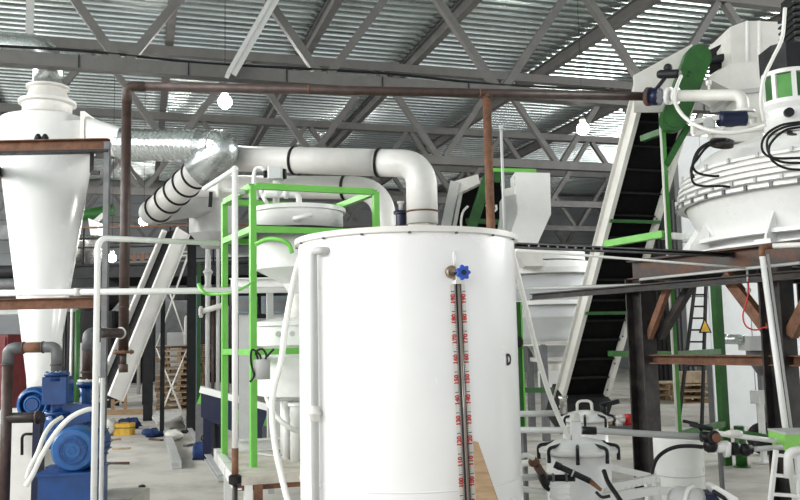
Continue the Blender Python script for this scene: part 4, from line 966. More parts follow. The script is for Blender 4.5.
# hoses over the dome
hoses = [[(722, 140), (708, 143), (697, 152), (692, 168), (693, 182), (703, 186), (720, 186), (730, 187)],
         [(720, 141), (707, 147), (698, 158), (693, 166), (698, 173), (712, 176), (719, 176)],
         [(726, 139), (712, 141), (700, 150), (695, 160), (691, 170), (694, 178)],
         [(800, 122), (782, 125), (768, 133), (762, 143), (764, 153), (775, 158), (800, 158)],
         [(800, 127), (786, 130), (775, 138), (769, 148), (772, 160), (785, 168), (802, 170)],
         [(800, 124), (785, 127), (773, 133), (767, 142), (770, 155), (782, 162), (803, 163)]]
for k, h in enumerate(hoses):
    dd = 7.95 if k < 3 else 7.42
    solo('black_hose', MB().tube(spline([P(x, y, dd - .01 * (k % 3)) for x, y in h]), S(1.3, dd), 8), 'rubber', 'black hose looping over the mixer dome below the white pipe elbow' if k < 3 else 'black hose looping over the mixer dome below the green lantern', 'hose', 'black hoses by the pipe elbow' if k < 3 else 'black hoses by the green lantern')
# top frame with motors
DTm = 8.5
t = thing('mixer_drive_frame', 'white open steel frame with dark motor on top of the mixer dome', 'frame', P(735, 138, DTm))
for (p0, p1) in (((694, 122), (722, 117)), ((694, 134), (722, 130)), ((694, 122), (694, 134)), ((722, 117), (722, 130)), ((745, 116), (772, 114)), ((745, 130), (775, 126)), ((758, 115), (758, 130)), ((772, 114), (773, 128)), ((732, 130), (760, 125))):
    part('frame_bar', t, MB().bar(P(*p0, DTm), P(*p1, DTm), .05, .05), 'cream')
part('side_plate', t, MB().prism(PS([(694, 121), (715, 115), (716, 128), (694, 134)], DTm + .05), FH * .02), 'cream')
part('motor', t, MB().lathe([(.07, -.15), (.085, -.13), (.085, .12), (.05, .14)], P(733, 119, DTm), RH, 20), 'navy')
part('bearing', t, MB().lathe([(.06, 0), (.06, .03), (.03, .04)], P(708, 124, DTm), -FH, 18), 'light_grey')
part('pedestal', t, MB().box(P(735, 136, DTm + .1), (.5, .2, .16), (RH, FH, Z)), 'cream')
# white pipe from the blue valve to the mixer
t = thing('mixer_feed_pipe', 'white pipe with flanged elbow joining the blue butterfly valve to the mixer', 'pipe', P(750, 110, 8.6))
f0, f1 = P(666, 96, 9.15), P(742, 95, 8.6); f2 = V(f1.x, f1.y, P(745, 112, 8.6).z)
part('pipe', t, MB().tube(fillet([f0, f1, f2], .13, 8), S(6, 8.8), 16), 'cream')
part('flange', t, MB().flange(P(669, 96, 9.1), f1 - f0, S(9, 9), .04, 8), 'white')
part('flange', t, MB().flange(P(676, 96, 9.05), f1 - f0, S(9, 9), .03, 8), 'white')
part('elbow_flange', t, MB().flange(f2, Z, S(11.5, 8.6), .03, 10), 'white')
part('mounting_flange', t, MB().flange(f2 - Z * .045, Z, S(11.5, 8.6), .03, 10), 'cream')
part('nozzle', t, MB().tube([f2, f2 - Z * .45], S(7, 8.6), 16), 'cream')
part('vent_knob', t, MB().lathe([(.012, 0), (.012, .06), (.03, .065), (.03, .11), (.015, .12)], P(709, 91, 8.8), Z, 14), 'cream')
q = P(656, 96.7, 9.25); ax = (f1 - f0).normalized()
t = thing('butterfly_valve', 'dark blue butterfly valve between the brown pipe end and white flange', 'valve', q)
part('body', t, MB().flange(q, ax, S(9, 9.2), .09, 8), 'navy')
part('brown_flange', t, MB().flange(P(649, 96.6, 9.3), ax, S(9.5, 9.3), .05, 8), 'dark_rust')
part('neck', t, MB().tube([q + Z * .08, P(665, 78, 9.2)], .022, 10), 'charcoal')
part('actuator', t, MB().lathe([(.04, -.13), (.05, -.1), (.05, .1), (.04, .13)], P(669, 74, 9.2), ax, 16), 'charcoal')
part('actuator_knob', t, MB().ball(P(668, 68, 9.2), .05, 12, 8), 'charcoal')
# flexible white tubes
solo('air_tube', MB().tube(spline(PS([(681, 76, 9.0), (677, 86, 8.9), (675, 98, 8.8), (678, 109, 8.6), (688, 120, 8.4), (705, 129, 8.2), (728, 133, 8.1), (750, 130, 8.05), (766, 125, 8.0)])), S(2, 8.5), 10), 'hose_white', 'white flexible tube curving below the white feed pipe', 'hose')
solo('upper_air_tube', MB().tube(spline(PS([(785, 8, 7.8), (782, 38, 7.8), (773, 58, 7.8), (764, 78, 7.8), (761, 100, 7.85), (764, 122, 7.95)])), S(1.9, 7.8), 10), 'hose_white', 'white flexible tube rising beside the green lantern of the mixer drive', 'hose')
# lantern gearbox with dark motor
lc = V(*P(789, 90, 8.2).xy, 0)
t = thing('mixer_gearbox', 'green and white lantern gearbox with dark motor above the mixer dome', 'gearbox', V(lc.x, lc.y, P(789, 128, 8.2).z))
def zz(py): return P(789, py, 8.2).z
RG = S(23, 8.2)
part('lower_cone', t, MB().lathe([(RG * 1.15, zz(135)), (RG * 1.05, zz(112)), (RG * 1.2, zz(107)), (RG * 1.2, zz(103)), (RG * .9, zz(102))], lc, Z, 36), 'white')
part('top_ring', t, MB().lathe([(RG * .9, zz(78)), (RG * 1.12, zz(78)), (RG * 1.12, zz(74)), (RG * .8, zz(73))], lc, Z, 36), 'white')
part('core', t, MB().lathe([(RG * .8, zz(104)), (RG * .8, zz(76))], lc, Z, 24), 'dark_green')
for k in range(8):
    a = cam_az + .25 + k * math.pi / 4; e = V(math.cos(a), math.sin(a), 0); a2 = a + math.pi / 8; e2 = V(math.cos(a2), math.sin(a2), 0)
    part('pillar', t, MB().bar(lc + e * RG + Z * zz(103), lc + e * RG + Z * zz(78), .04, .05, e), 'white')
    part('green_panel', t, MB().box(lc + e2 * RG * .93 + Z * zz(90.5), (RG * .62, .012, zz(79) - zz(102)), (V(-e2.y, e2.x, 0), e2, Z)), 'mid_green' if k % 3 else 'dark_green')
part('round_port', t, MB().lathe([(.045, 0), (.045, .04), (.02, .045)], P(788, 113, 8.2 - RG * 1.1), -FH, 18), 'charcoal')
part('motor_flange', t, MB().rbox(V(lc.x, lc.y, zz(62)) + RH * .06, (RG * 2.5, RG * 2.2, zz(50) - zz(74)), (RH, FH, Z), .1), 'charcoal')
part('motor', t, MB().rbox(V(lc.x, lc.y, zz(25)) + RH * .2, (RG * 1.5, RG * 1.6, zz(-2) - zz(50)), (RH, FH, Z), .06), 'black')
for k in range(6): part('motor_fin', t, MB().box(V(lc.x, lc.y, zz(10 + k * 6)) + RH * .2, (RG * 1.62, RG * 1.7, .02), (RH, FH, Z)), 'charcoal')
# ================================================================== main inclined conveyor with head, guard and hopper
top, bot = P(667, 84, 9.9), P(580, 402, 12.2)
t, d, s, n = conveyor('cleated_conveyor', 'steep cleated black belt conveyor with pale side frames rising to the mixer', top, bot, .70, .22, 'cream')
MC = t
part('tail_box', t, MB().box(bot - d * .1, (.7, .5, .5), (s, d, n)), 'charcoal')
part('drum', t, MB().lathe([(.1, -.3), (.1, .3)], top, s, 20), 'charcoal')
part('side_cover', t, MB().prism(PS([(634, 75), (692, 44), (700, 80), (664, 112), (634, 112)], 9.62), FH * .03), 'cream')
for k, py in ((.33, 1), (.62, 1)):
    c = bot.lerp(top, k); part('cross_tie', t, MB().bar(c - s * .36 - n * .12, c + s * .36 - n * .12, .04, .04), 'dark_green')
for k in range(10):
    c = bot.lerp(top, .06 + k * .095) - n * .115 - s * .3; part('frame_bolt', t, MB().lathe([(.014, 0), (.014, .012)], c, -n, 6), 'mid_grey')
# green chain guard, capsule shaped
t = thing('chain_guard', 'dark green capsule-shaped chain guard beside the conveyor head', 'guard', P(678, 122, 9.6))
g0_, g1_ = P(675, 118, 9.55), P(699, 57, 9.45); dd = (g1_ - g0_).normalized(); nn = FH.cross(dd).normalized(); rg = S(13, 9.5); pl = []
for k in range(13): a = math.pi * k / 12; pl.append(g1_ + nn * rg * math.cos(a) + dd * rg * math.sin(a))
for k in range(13): a = math.pi + math.pi * k / 12; pl.append(g0_ + nn * rg * math.cos(a) + dd * rg * math.sin(a))
part('cover', t, MB().prism(pl, FH * .14), 'dark_green')
ins = [((p - (g0_ + g1_) / 2) * .93) + (g0_ + g1_) / 2 - FH * .012 for p in pl]
part('face_plate', t, MB().prism(ins, FH * .014), 'dark_green')
for q in (P(689, 72, 9.43), P(688, 76, 9.43)): part('vent_slot', t, MB().box(q, (.03, .006, .012), (RH, FH, Z)), 'black')
# take-up unit
t = thing('conveyor_takeup', 'dark take-up unit with green plates behind the chain guard', 'bearing', P(716, 80, 9.9))
part('bearing_plate', t, MB().prism(PS([(709, 50), (730, 40), (731, 62), (711, 74)], 9.9), FH * .05), 'black')
part('green_plate', t, MB().prism(PS([(725, 38), (731, 36), (733, 62), (727, 64)], 9.8), FH * .05), 'dark_green')
part('white_mark', t, MB().prism(PS([(717, 52), (724, 42), (724, 60), (718, 61)], 9.88), FH * .01), 'cream')
part('shaft', t, MB().cyl(P(705, 62, 9.95), P(735, 55, 9.8), .05), 'charcoal')
# hopper and chute
t = thing('charging_hopper', 'pale sheet-metal charging hopper and chute above the mixer', 'hopper', P(752, 112, 9.2))
D0 = 9.6
part('upper_box', t, MB().prism(PS([(730, 27), (746, 21), (758, 21), (782, 22), (782, 62), (758, 62), (746, 66), (732, 70)], D0), FH * .7), 'cream')
part('corner_fold', t, MB().bar(P(747, 21, D0 - .02), P(747, 66, D0 - .02), .025, .02), 'white')
part('corner_fold', t, MB().bar(P(759, 21, D0 - .02), P(759, 61, D0 - .02), .025, .02), 'white')
part('chute', t, MB().prism(PS([(733, 62), (762, 62), (770, 92), (735, 92), (707, 78)], D0 - .04), FH * .7), 'cream')
part('chute_flange', t, MB().prism(PS([(734, 90), (772, 86), (772, 90), (736, 94)], D0 - .1), FH * .8), 'light_grey')
part('lower_neck', t, MB().prism(PS([(742, 92), (768, 90), (766, 132), (746, 134)], D0 - .04), FH * .5), 'cream')
# green stand of the conveyor
DS = 10.9
t = thing('green_conveyor_stand', 'dark green tube stand with diagonal brace under the steep conveyor', 'stand', V(*P(676, 430, DS).xy, 0))
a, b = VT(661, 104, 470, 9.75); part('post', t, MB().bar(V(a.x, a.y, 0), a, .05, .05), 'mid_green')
part('highlight_tube', t, MB().tube([V(a.x, a.y, 0) - RH * .03 - FH * .03, a - RH * .03 - FH * .03], .014, 8), 'cream')  # pale tube shaped as the highlight along the green post
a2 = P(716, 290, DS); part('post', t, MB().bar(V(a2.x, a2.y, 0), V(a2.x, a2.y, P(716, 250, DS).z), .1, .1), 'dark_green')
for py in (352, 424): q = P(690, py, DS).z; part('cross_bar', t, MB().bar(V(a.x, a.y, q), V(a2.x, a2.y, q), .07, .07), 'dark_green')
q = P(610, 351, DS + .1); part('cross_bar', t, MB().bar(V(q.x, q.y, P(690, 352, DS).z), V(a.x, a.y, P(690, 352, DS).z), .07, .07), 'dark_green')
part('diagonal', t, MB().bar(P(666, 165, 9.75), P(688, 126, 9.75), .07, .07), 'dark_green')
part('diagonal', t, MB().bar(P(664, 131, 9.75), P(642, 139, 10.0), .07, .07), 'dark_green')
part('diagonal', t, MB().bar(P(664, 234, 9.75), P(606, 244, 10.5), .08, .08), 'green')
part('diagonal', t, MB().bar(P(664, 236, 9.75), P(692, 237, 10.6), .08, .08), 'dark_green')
# short green posts on the floor
for px, lab in ((725.5, 'short dark green post stub near the green stand'), (742, 'thicker dark green post stub right of the drum')):
    q = onz(px, 461 if px < 730 else 467, 0); r_ = .05 if px < 730 else .07
    t = thing('post_stub', lab, 'post', q); part('tube', t, MB().lathe([(r_, 0), (r_, .32 if px < 730 else .5)], q, Z, 14), 'dark_green'); part('foot', t, MB().disc(q + Z * .008, Z, r_ * 1.5, .016), 'dark_green')
# ================================================================== second production line behind the tank
D2 = 14.5
m2 = V(*P(548, 300, D2).xy, 0)
def z2(py): return P(548, py, D2).z
t = thing('rear_mixer', 'smaller far white mixer with flanges and tapering cone behind the white tank', 'mixer', V(m2.x, m2.y, z2(388)))
k2 = D2 / F
part('top_plate', t, MB().lathe([(20 * k2, z2(262)), (38 * k2, z2(262)), (38 * k2, z2(253)), (20 * k2, z2(250))], m2, Z, 40), 'white')
part('upper_flange', t, MB().lathe([(46 * k2, z2(276)), (52 * k2, z2(276)), (52 * k2, z2(271)), (46 * k2, z2(270)), (44 * k2, z2(264)), (30 * k2, z2(262))], m2, Z, 48), 'white')
part('drum', t, MB().lathe([(44 * k2, z2(302)), (44 * k2, z2(276))], m2, Z, 48), 'panel_grey')
part('lower_flange', t, MB().lathe([(44 * k2, z2(306)), (50 * k2, z2(306)), (50 * k2, z2(302)), (44 * k2, z2(302))], m2, Z, 48), 'white')
part('cone', t, MB().lathe([(14 * k2, z2(362)), (18 * k2, z2(352)), (42 * k2, z2(318)), (43 * k2, z2(305))], m2, Z, 48), 'panel_grey')
part('outlet', t, MB().lathe([(12 * k2, z2(388)), (13 * k2, z2(362)), (20 * k2, z2(361)), (20 * k2, z2(357))], m2, Z, 24), 'cream')
part('support_ring', t, MB().lathe([(30 * k2, z2(345)), (46 * k2, z2(345)), (46 * k2, z2(341)), (30 * k2, z2(341))], m2, Z, 40, cap=False), 'cream')
part('discharge_plate', t, MB().box(V(m2.x, m2.y, z2(378)) - FH * .45, (S(34, D2), .03, S(16, D2)), (RH, FH, Z)), 'white')
for a in (.3, 1.6, 2.9, 4.1, 5.3):
    e = V(math.cos(a), math.sin(a), 0) * 44 * k2; part('leg', t, MB().bar(V(m2.x, m2.y, 0) + e, V(m2.x, m2.y, z2(341)) + e, .1, .1), 'mid_grey')
a, b = VT(516, 302, 420, 11.5)
t = thing('green_upright', 'dark green upright with black knob close behind the right edge of the big tank', 'post', V(a.x, a.y, 0))
part('post', t, MB().bar(V(a.x, a.y, 0), a, .11, .11), 'dark_green'); part('edge_or_highlight_strip', t, MB().bar(V(a.x, a.y, 0) + RH * .06 - FH * .06, a + RH * .06 - FH * .06, .015, .015), 'green')  # lighter green strip is the post's edge highlight, built as a bar
part('knob', t, MB().lathe([(.06, 0), (.075, .02), (.075, .06), (.05, .08)], P(517, 342, 11.4), -FH, 18), 'black')
part('cross_bar', t, MB().bar(P(517, 343, 11.5), P(566, 343, 11.8), .04, .04), 'cream')
part('lower_bar', t, MB().bar(P(517, 390, 11.5), P(552, 390, 11.8), .06, .07), 'dark_green')
# white chute, far
DH = 13.2
t = thing('white_chute', 'tall white folded sheet-metal chute standing above the far mixer', 'chute', P(525, 244, DH))
part('upper_panel', t, MB().prism(PS([(515, 172), (550, 173), (551, 214), (518, 213)], DH), FH * .6), 'white')
part('lower_panel', t, MB().prism(PS([(518, 213), (551, 214), (538, 243), (506, 246)], DH - .02), FH * .6), 'white')
part('side_box', t, MB().prism(PS([(503, 197), (517, 194), (519, 213), (512, 230), (498, 240), (503, 215)], DH + .1), FH * .5), 'light_grey')
part('outlet', t, MB().prism(PS([(508, 242), (538, 242), (545, 266), (525, 266)], DH), FH * .5), 'cream')
part('small_box', t, MB().prism(PS([(504, 189), (513, 187), (514, 196), (505, 199)], DH + .3), FH * .3), 'cream')
t = thing('rear_conveyor', 'far conveyor head with dark green guard and pale frame above the tank rim', 'conveyor', P(470, 250, 14.3))
DQ = 14.2
part('frame_post', t, MB().bar(P(443, 240, DQ), P(455, 182, DQ), .16, .12, FH), 'light_grey')
part('frame_top', t, MB().prism(PS([(452, 182), (478, 174), (480, 183), (454, 196)], DQ), FH * .4), 'cream')
part('inner_frame', t, MB().bar(P(452, 240, DQ + .2), P(461, 192, DQ + .2), .06, .08, FH), 'white')
part('dark_belt', t, MB().prism(PS([(455, 235), (463, 192), (500, 178), (505, 240), (480, 262)], DQ + .3), FH * .5), 'belt')
part('guard', t, MB().prism(PS([(466, 232), (468, 222), (483, 176), (488, 170), (492, 173), (491, 185), (478, 225), (473, 234)], DQ - .1), FH * .15), 'dark_green')
part('top_bar', t, MB().bar(P(490, 170, DQ), P(536, 171, DQ), .06, .06), 'green')
part('bottom_bar', t, MB().bar(P(466, 221, DQ), P(500, 222, DQ), .08, .08), 'dark_green')
part('plate', t, MB().prism(PS([(494, 170), (503, 171), (503, 182), (495, 182)], DQ), FH * .1), 'dark_green')
part('leg', t, MB().bar(P(445, 238, DQ), V(*P(445, 238, DQ).xy, 0), .12, .12), 'charcoal')
part('leg', t, MB().bar(P(491, 236, DQ + .5), V(*P(491, 236, DQ + .5).xy, 0), .12, .12), 'charcoal')
part('cable', t, MB().tube(spline(PS([(462, 235, DQ - .2), (461, 222, DQ - .2), (463, 212, DQ - .2), (468, 206, DQ - .2)])), .02, 6), 'hose_white')
part('cable', t, MB().tube(spline(PS([(486, 205, DQ - .2), (491, 211, DQ - .2), (496, 210, DQ - .2), (496, 205, DQ - .2)])), .02, 6), 'hose_white')
# blue valve beside the duct boot
q = P(401, 220, 11.3)
t = thing('blue_flange_valve', 'small dark blue flanged valve beside the foot of the long white duct', 'valve', q)
part('body', t, MB().lathe([(.1, -.12), (.1, -.08), (.07, -.07), (.07, .07), (.1, .08), (.1, .12)], q, Z, 18), 'navy')
part('stem', t, MB().lathe([(.03, .12), (.03, .22), (.05, .22), (.05, .25)], q, Z, 12), 'light_grey')
part('pipe', t, MB().tube([q - Z * .1, V(q.x, q.y, 0)], .06, 12), 'cream')
# black drop wall of machinery behind the conveyor
q = P(640, 340, 16)
for k, (px, lab) in enumerate(((656, 'dark corrugated curtain panel beside the green stand'), (680, 'dark grey door panel behind the green stand post'))):
    q = V(*P(px, 300, 23.5).xy, 0); t = thing('dark_panel', lab, 'panel', q)
    hgt = P(px, 200, 23.5).z; part('sheet', t, MB().box(q + Z * hgt / 2, (.68, .06, hgt), (RH, FH, Z)), ('charcoal', 'mid_grey')[k])
    for j in range(5): part('rib', t, MB().box(q + Z * hgt / 2 - FH * .05 + RH * (-.25 + .125 * j), (.04, .04, hgt), (RH, FH, Z)), ('black', 'charcoal')[k])
# ladder on the partition
yl = pw.y - .12
def onw(px, py, o=0): return ony(px, py, pw.y - .1 - o)
t = thing('wall_ladder', 'black steel ladder leaning against the pale partition wall', 'ladder', V(*onw(690, 352).xy, 0))
l0, l1 = P(687, 352, 14.4), P(697, 268, 14.4); r0_, r1 = P(704, 352, 14.4), P(706.5, 268, 14.4)
dl = (l0 - l1).normalized(); dr = (r0_ - r1).normalized()
part('rail', t, MB().bar(l0 + dl * (l0.z / -dl.z), l1, .04, .05), 'black'); part('rail', t, MB().bar(r0_ + dr * (r0_.z / -dr.z), r1, .04, .05), 'black')
for k in range(9): part('rung', t, MB().bar(l1.lerp(l0, .04 + k * .14), r1.lerp(r0_, .04 + k * .14), .025, .03), 'black')
q = P(705, 327, 14.36)
t = thing('warning_sign', 'small yellow and black triangular warning sign hanging by the black ladder', 'sign', q)
part('plate', t, MB().prism([q + RH * .11 - Z * .1, q - RH * .11 - Z * .1, q + Z * .16], FH * .01), 'black')
part('inner_triangle', t, MB().prism([q + RH * .075 - Z * .078 - FH * .006, q - RH * .075 - Z * .078 - FH * .006, q + Z * .11 - FH * .006], FH * .006), 'yellow')
part('wire', t, MB().tube([q + Z * .15, q + Z * .3], .006, 6), 'black')
# grey duct and funnel by the partition
t = thing('galvanized_blower', 'galvanized horizontal duct with wider housing before the pale partition wall', 'duct', V(*P(745, 380, 12).xy, 0))
a, b = P(722, 339, 12.0), P(745, 339.5, 11.8)
part('duct', t, MB().tube([a, b], S(5, 12), 18), 'galv'); part('end_ring', t, MB().torus(a, b - a, S(5, 12), .02, 18, 6), 'steel')
part('housing', t, MB().box(P(760, 343, 11.8), (S(32, 12), .4, S(14, 12)), (RH, FH, Z)), 'light_grey')
part('funnel', t, MB().lathe([(S(3, 12), -.35), (S(13, 12), -.12), (S(13, 12), 0)], P(760, 350, 11.8), Z, 20), 'mid_grey')
part('stand', t, MB().bar(P(760, 350, 11.8), V(*P(760, 350, 11.8).xy, 0), .08, .08), 'mid_grey')
# white tray on a post
q = P(760, 397, 11.0)
t = thing('white_tray_stand', 'white sheet tray on a thin white post near the right column', 'stand', V(q.x, q.y, 0))
part('tray', t, MB().box(q, (S(18, 11), .05, S(13, 11)), (RH, FH, Z)), 'white')
part('post', t, MB().bar(V(q.x, q.y, 0), q, .06, .06), 'white'); part('foot', t, MB().disc(V(q.x, q.y, .01), Z, .12, .02), 'white')
part('wire', t, MB().tube(spline([q + RH * .05 - Z * .08, q + RH * .1 - Z * .2, q + RH * .2 - Z * .3]), .01, 6), 'light_grey')
# dark wheel
q = onz(764, 440, .2); 
t = thing('rubber_wheel', 'black rubber wheel with green rim behind the valve pipes', 'wheel', V(q.x, q.y, 0))
part('tyre', t, MB().torus(V(q.x, q.y, .22), RH * .5 + FH, .16, .06, 28, 10), 'rubber'); part('hub', t, MB().disc(V(q.x, q.y, .22), RH * .5 + FH, .12, .05), 'dark_green')
# ================================================================== pots, drum and pipework at the lower right
def pot(px, py, d, rl, rb, label, nclamp=8, name='pressure_pot'):
    c = P(px, py, d); b = V(c.x, c.y, 0)
    t = thing(name, label, 'pot', b)
    part('body', t, MB().lathe([(rb, .02), (rb, c.z - .012)], b, Z, 40), 'white')
    part('lid', t, MB().lathe([(rl, -.012), (rl, .012), (rl * .86, .012), (rl * .80, .03), (rl * .6, .06), (rl * .3, .078), (0.01, .082)], c, Z, 48, sharp=True), 'white')
    for k in range(nclamp):
        a = 2 * math.pi * (k + .35) / nclamp; e = V(math.cos(a), math.sin(a), 0); q = c + e * rl * .93
        cl_ = part('clamp', t, MB().tube(fillet([q + e * .02 - Z * .045, q + e * .022 + Z * .03, q - e * .10 + Z * .048], .025, 4), .012, 8), 'black')
        part('clamp_nut', cl_, MB().lathe([(.014, -.06), (.014, -.03)], q + e * .02, Z, 6), 'charcoal')
    part('base_ring', t, MB().torus(b + Z * .03, Z, rb, .025, 36, 6), 'cream')
    return t, c
t, c = pot(578, 450, 5.75, S(38, 5.75), S(31, 5.75), 'white lidded pressure pot with black clamps beside the big tank')
part('lid_valve', t, MB().box(c + Z * .13 - FH * .05 - RH * .02, (.06, .06, .12), (RH, FH, Z)), 'white')
part('lid_valve_cap', t, MB().lathe([(.03, .19), (.035, .2), (.035, .23), (.02, .25)], c - FH * .05 - RH * .02, Z, 14), 'cream')
t2, c2_ = pot(585, 419, 8.2, S(27, 8.2), S(22, 8.2), 'smaller white lidded pot behind the front pressure pot')
part('lid_handle', t2, MB().tube(fillet([c2_ + Z * .06 - RH * .07, c2_ + Z * .17 - RH * .07, c2_ + Z * .17 + RH * .07, c2_ + Z * .06 + RH * .07], .05), .014, 8), 'cream')
part('lid_stub', t2, MB().lathe([(.035, .05), (.035, .2), (.045, .2), (.045, .22)], c2_ - RH * .2, Z, 14), 'steel')
part('lid_tap', t2, MB().bar(c2_ + RH * .15 + Z * .12, c2_ + RH * .33 + Z * .16, .04, .04).lathe([(.03, .02), (.03, .14)], c2_ + RH * .18, Z, 10), 'black')
# white rod from tank to pot
solo('white_feed_tube', MB().tube(spline(PS([(512, 250, 5.25), (518, 275, 5.3), (527, 312, 5.4), (537, 352, 5.5), (548, 390, 5.58), (560, 420, 5.65), (570, 440, 5.7)])), S(2.6, 5.4), 10), 'hose_white', 'straight white tube slanting from the tank rim down to the pot lid', 'tube')
# white drum
q = V(*P(679, 465, 7.0).xy, 0); r_ = S(23.5, 7.0); zt2 = P(679, 438, 7.0).z
t = thing('white_drum', 'plain white round drum standing behind the black hose and valves', 'drum', q)
part('shell', t, MB().lathe([(r_, 0), (r_, zt2), (r_ * .96, zt2 + .01), (.01, zt2 + .01)], q, Z, 40), 'white')
zb = P(679, 478, 7 - r_).z; part('seam', t, MB().torus(q + Z * zb, Z, r_ + .001, .004, 40, 5), 'light_grey')
# pipe run with valve cluster
t = thing('transfer_pipe', 'white transfer pipe running from the pots to the black valve cluster', 'pipe', P(600, 432, 6.5))
a, b = P(516, 430, 6.6), P(702, 437, 6.4)
part('pipe', t, MB().tube([a, P(590, 430.5, 6.5), b], S(3.2, 6.5), 12), 'light_grey')
part('coupling', t, MB().tube([P(582, 430.4, 6.5), P(596, 430.8, 6.5)], S(4, 6.5), 12), 'black')
part('support_leg', t, MB().bar(P(524, 432, 6.6), V(*P(524, 432, 6.6).xy, 0), .03, .03), 'mid_grey')
t = thing('valve_cluster', 'cluster of black unions and a white ball valve on the transfer pipe', 'valve', P(725, 448, 6.3))
D = 6.3
part('cross_fitting', t, MB().lathe([(S(5, D), 0), (S(5, D), S(12, D))], P(701, 437, D), RH, 16), 'black')
part('brown_cap', t, MB().lathe([(S(4.5, D), 0), (S(4.5, D), .06), (S(3, D), .065)], P(714, 437, D - .02), -FH, 18), 'rust')
part('cap_ring', t, MB().torus(P(714, 437, D - .06), FH, S(5, D), .012, 18, 6), 'charcoal')
part('union', t, MB().lathe([(S(5, D), 0), (S(6.5, D), .02), (S(6.5, D), .06), (S(5, D), .08)], P(705, 446, D), RH, 16), 'black')
part('valve_body', t, MB().lathe([(S(4, D), 0), (S(6, D), .03), (S(6, D), .09), (S(4, D), .12)], P(714, 447, D), RH, 16), 'white')
part('valve_flange', t, MB().flange(P(726, 449, D), RH, S(8, D), .03, 4), 'white')
part('union', t, MB().lathe([(S(5, D), 0), (S(6.5, D), .02), (S(6.5, D), .05), (S(5, D), .07)], P(730, 449, D), RH, 16), 'black')
part('ball_joint', t, MB().ball(P(745, 450, D), S(6.5, D), 18, 12), 'black')
part('joint_neck', t, MB().tube([P(736, 449, D), P(752, 449.5, D)], S(4.5, D), 12), 'black')
part('outlet_pipe', t, MB().tube([P(751, 449.5, D), P(782, 447, D)], S(2.6, D), 12), 'light_grey')
part('lever', t, MB().tube([P(702, 431, D), P(697, 424, D), P(683, 421, D)], .012, 8), 'black')
part('lever_grip', t, MB().tube([P(712, 429, D), P(690, 424, D)], .018, 8), 'charcoal')
part('upper_pipe', t, MB().tube([P(716, 433, D + .2), P(776, 441, D + .2)], S(2.6, D), 12), 'white')
part('upper_tee', t, MB().lathe([(S(3, D), -.06), (S(4.2, D), -.03), (S(4.2, D), .03), (S(3, D), .06)], P(734, 434, D + .2), RH, 14), 'cream')
part('green_pipe', t, MB().tube([P(735, 431, D + .5), P(778, 438, D + .5)], S(2, D), 10), 'dark_green')
part('end_socket', t, MB().lathe([(S(3.5, D), 0), (S(3.5, D), .12)], P(755, 444, D + .3), RH, 14), 'black')
part('support_leg', t, MB().bar(P(720, 450, D), V(*P(720, 450, D).xy, 0), .025, .025), 'mid_grey')
solo('black_drain_hose', MB().tube(spline(PS([(703, 447, 6.35), (690, 446, 6.4), (676, 447, 6.45), (664, 452, 6.5), (656, 460, 6.5), (652, 472, 6.5), (651, 480, 6.5)])), S(2, 6.4), 10), 'rubber', 'black hose arching across the front of the white drum', 'hose')
# pipework left of the pot
pipes = [((516, 414, 8.4), (560, 413, 8.4), 3.0, 'light_grey', 'grey pipe ending at the smaller pot behind the front pot'),
         ((516, 464, 5.9), (550, 461, 5.9), 3.2, 'cream', 'upper pale pipe between the big tank and the front pot'),
         ((516, 478, 5.7), (548, 476, 5.7), 3.4, 'light_grey', 'lower grey pipe between the big tank and the front pot'),
         ((516, 488, 5.5), (545, 492, 5.5), 3.0, 'white', 'lowest white pipe between the big tank and the front pot')]
for a, b, r_, m, lab in pipes: solo('short_pipe', MB().tube([P(*a), P(*b)], S(r_, a[2]), 12), m, lab, 'pipe')
t = thing('rusty_ball_valve', 'rusty ball valve with pale handle beside the front pot', 'valve', P(533, 462, 5.5))
part('body', t, MB().ball(P(534, 462, 5.5), S(5.5, 5.5), 14, 10, (1.1, .8, .9)), 'rust')
part('handle', t, MB().tube(spline(PS([(533, 458, 5.45), (526, 455, 5.4), (517, 458, 5.4)])), S(2.4, 5.5), 10), 'hose_white')
part('tail', t, MB().tube([P(537, 466, 5.5), P(546, 480, 5.5)], S(4, 5.5), 12), 'dark_rust')
part('elbow', t, MB().tube(fillet(PS([(541, 474, 5.5), (548, 488, 5.5), (560, 488, 5.5)]), .08), S(4.5, 5.5), 12), 'black')
t = thing('grease_lance', 'black hand lance with copper tip lying against the front pot', 'lance', P(578, 478, 5.2))
a, b = P(556, 465, 5.2), P(590, 481, 5.15); part('barrel', t, MB().tube([a, b], S(3, 5.2), 12), 'charcoal'); part('ring', t, MB().torus(a.lerp(b, .5), b - a, S(3.1, 5.2), .006, 14, 6), 'light_grey')
part('end_cap', t, MB().lathe([(S(3.6, 5.2), -.01), (S(3.6, 5.2), .03)], a, b - a, 12), 'black')
part('copper_tip', t, MB().tube([b, P(601, 490, 5.1)], [S(2.6, 5.2), S(1.6, 5.2)], 12), 'rust')
part('hook', t, MB().tube(spline(PS([(596, 492, 5.1), (602, 497, 5.1), (610, 496, 5.1)])), .01, 6), 'charcoal')
t = thing('hose_coupling', 'black coupling pipe crossing the front of the white ribbed cup', 'coupling', P(560, 478, 5.25))
part('pipe', t, MB().tube([P(548, 478, 5.25), P(575, 478, 5.2)], S(3.4, 5.2), 12), 'black')
for px in (553, 566): part('ring', t, MB().torus(P(px, 478, 5.22), RH, S(3.6, 5.2), .008, 14, 6), 'mid_grey')
q = V(*P(560, 490, 5.1).xy, 0); zc2 = P(560, 483, 5.1).z
t = thing('ribbed_cup', 'white ribbed plastic cup in front of the pressure pot', 'cup', q)
part('cup', t, MB().lathe([(S(9, 5.1), .0), (S(9.5, 5.1), zc2), (S(8.5, 5.1), zc2), (S(8, 5.1), zc2 - .03)], q, Z, 24), 'white')
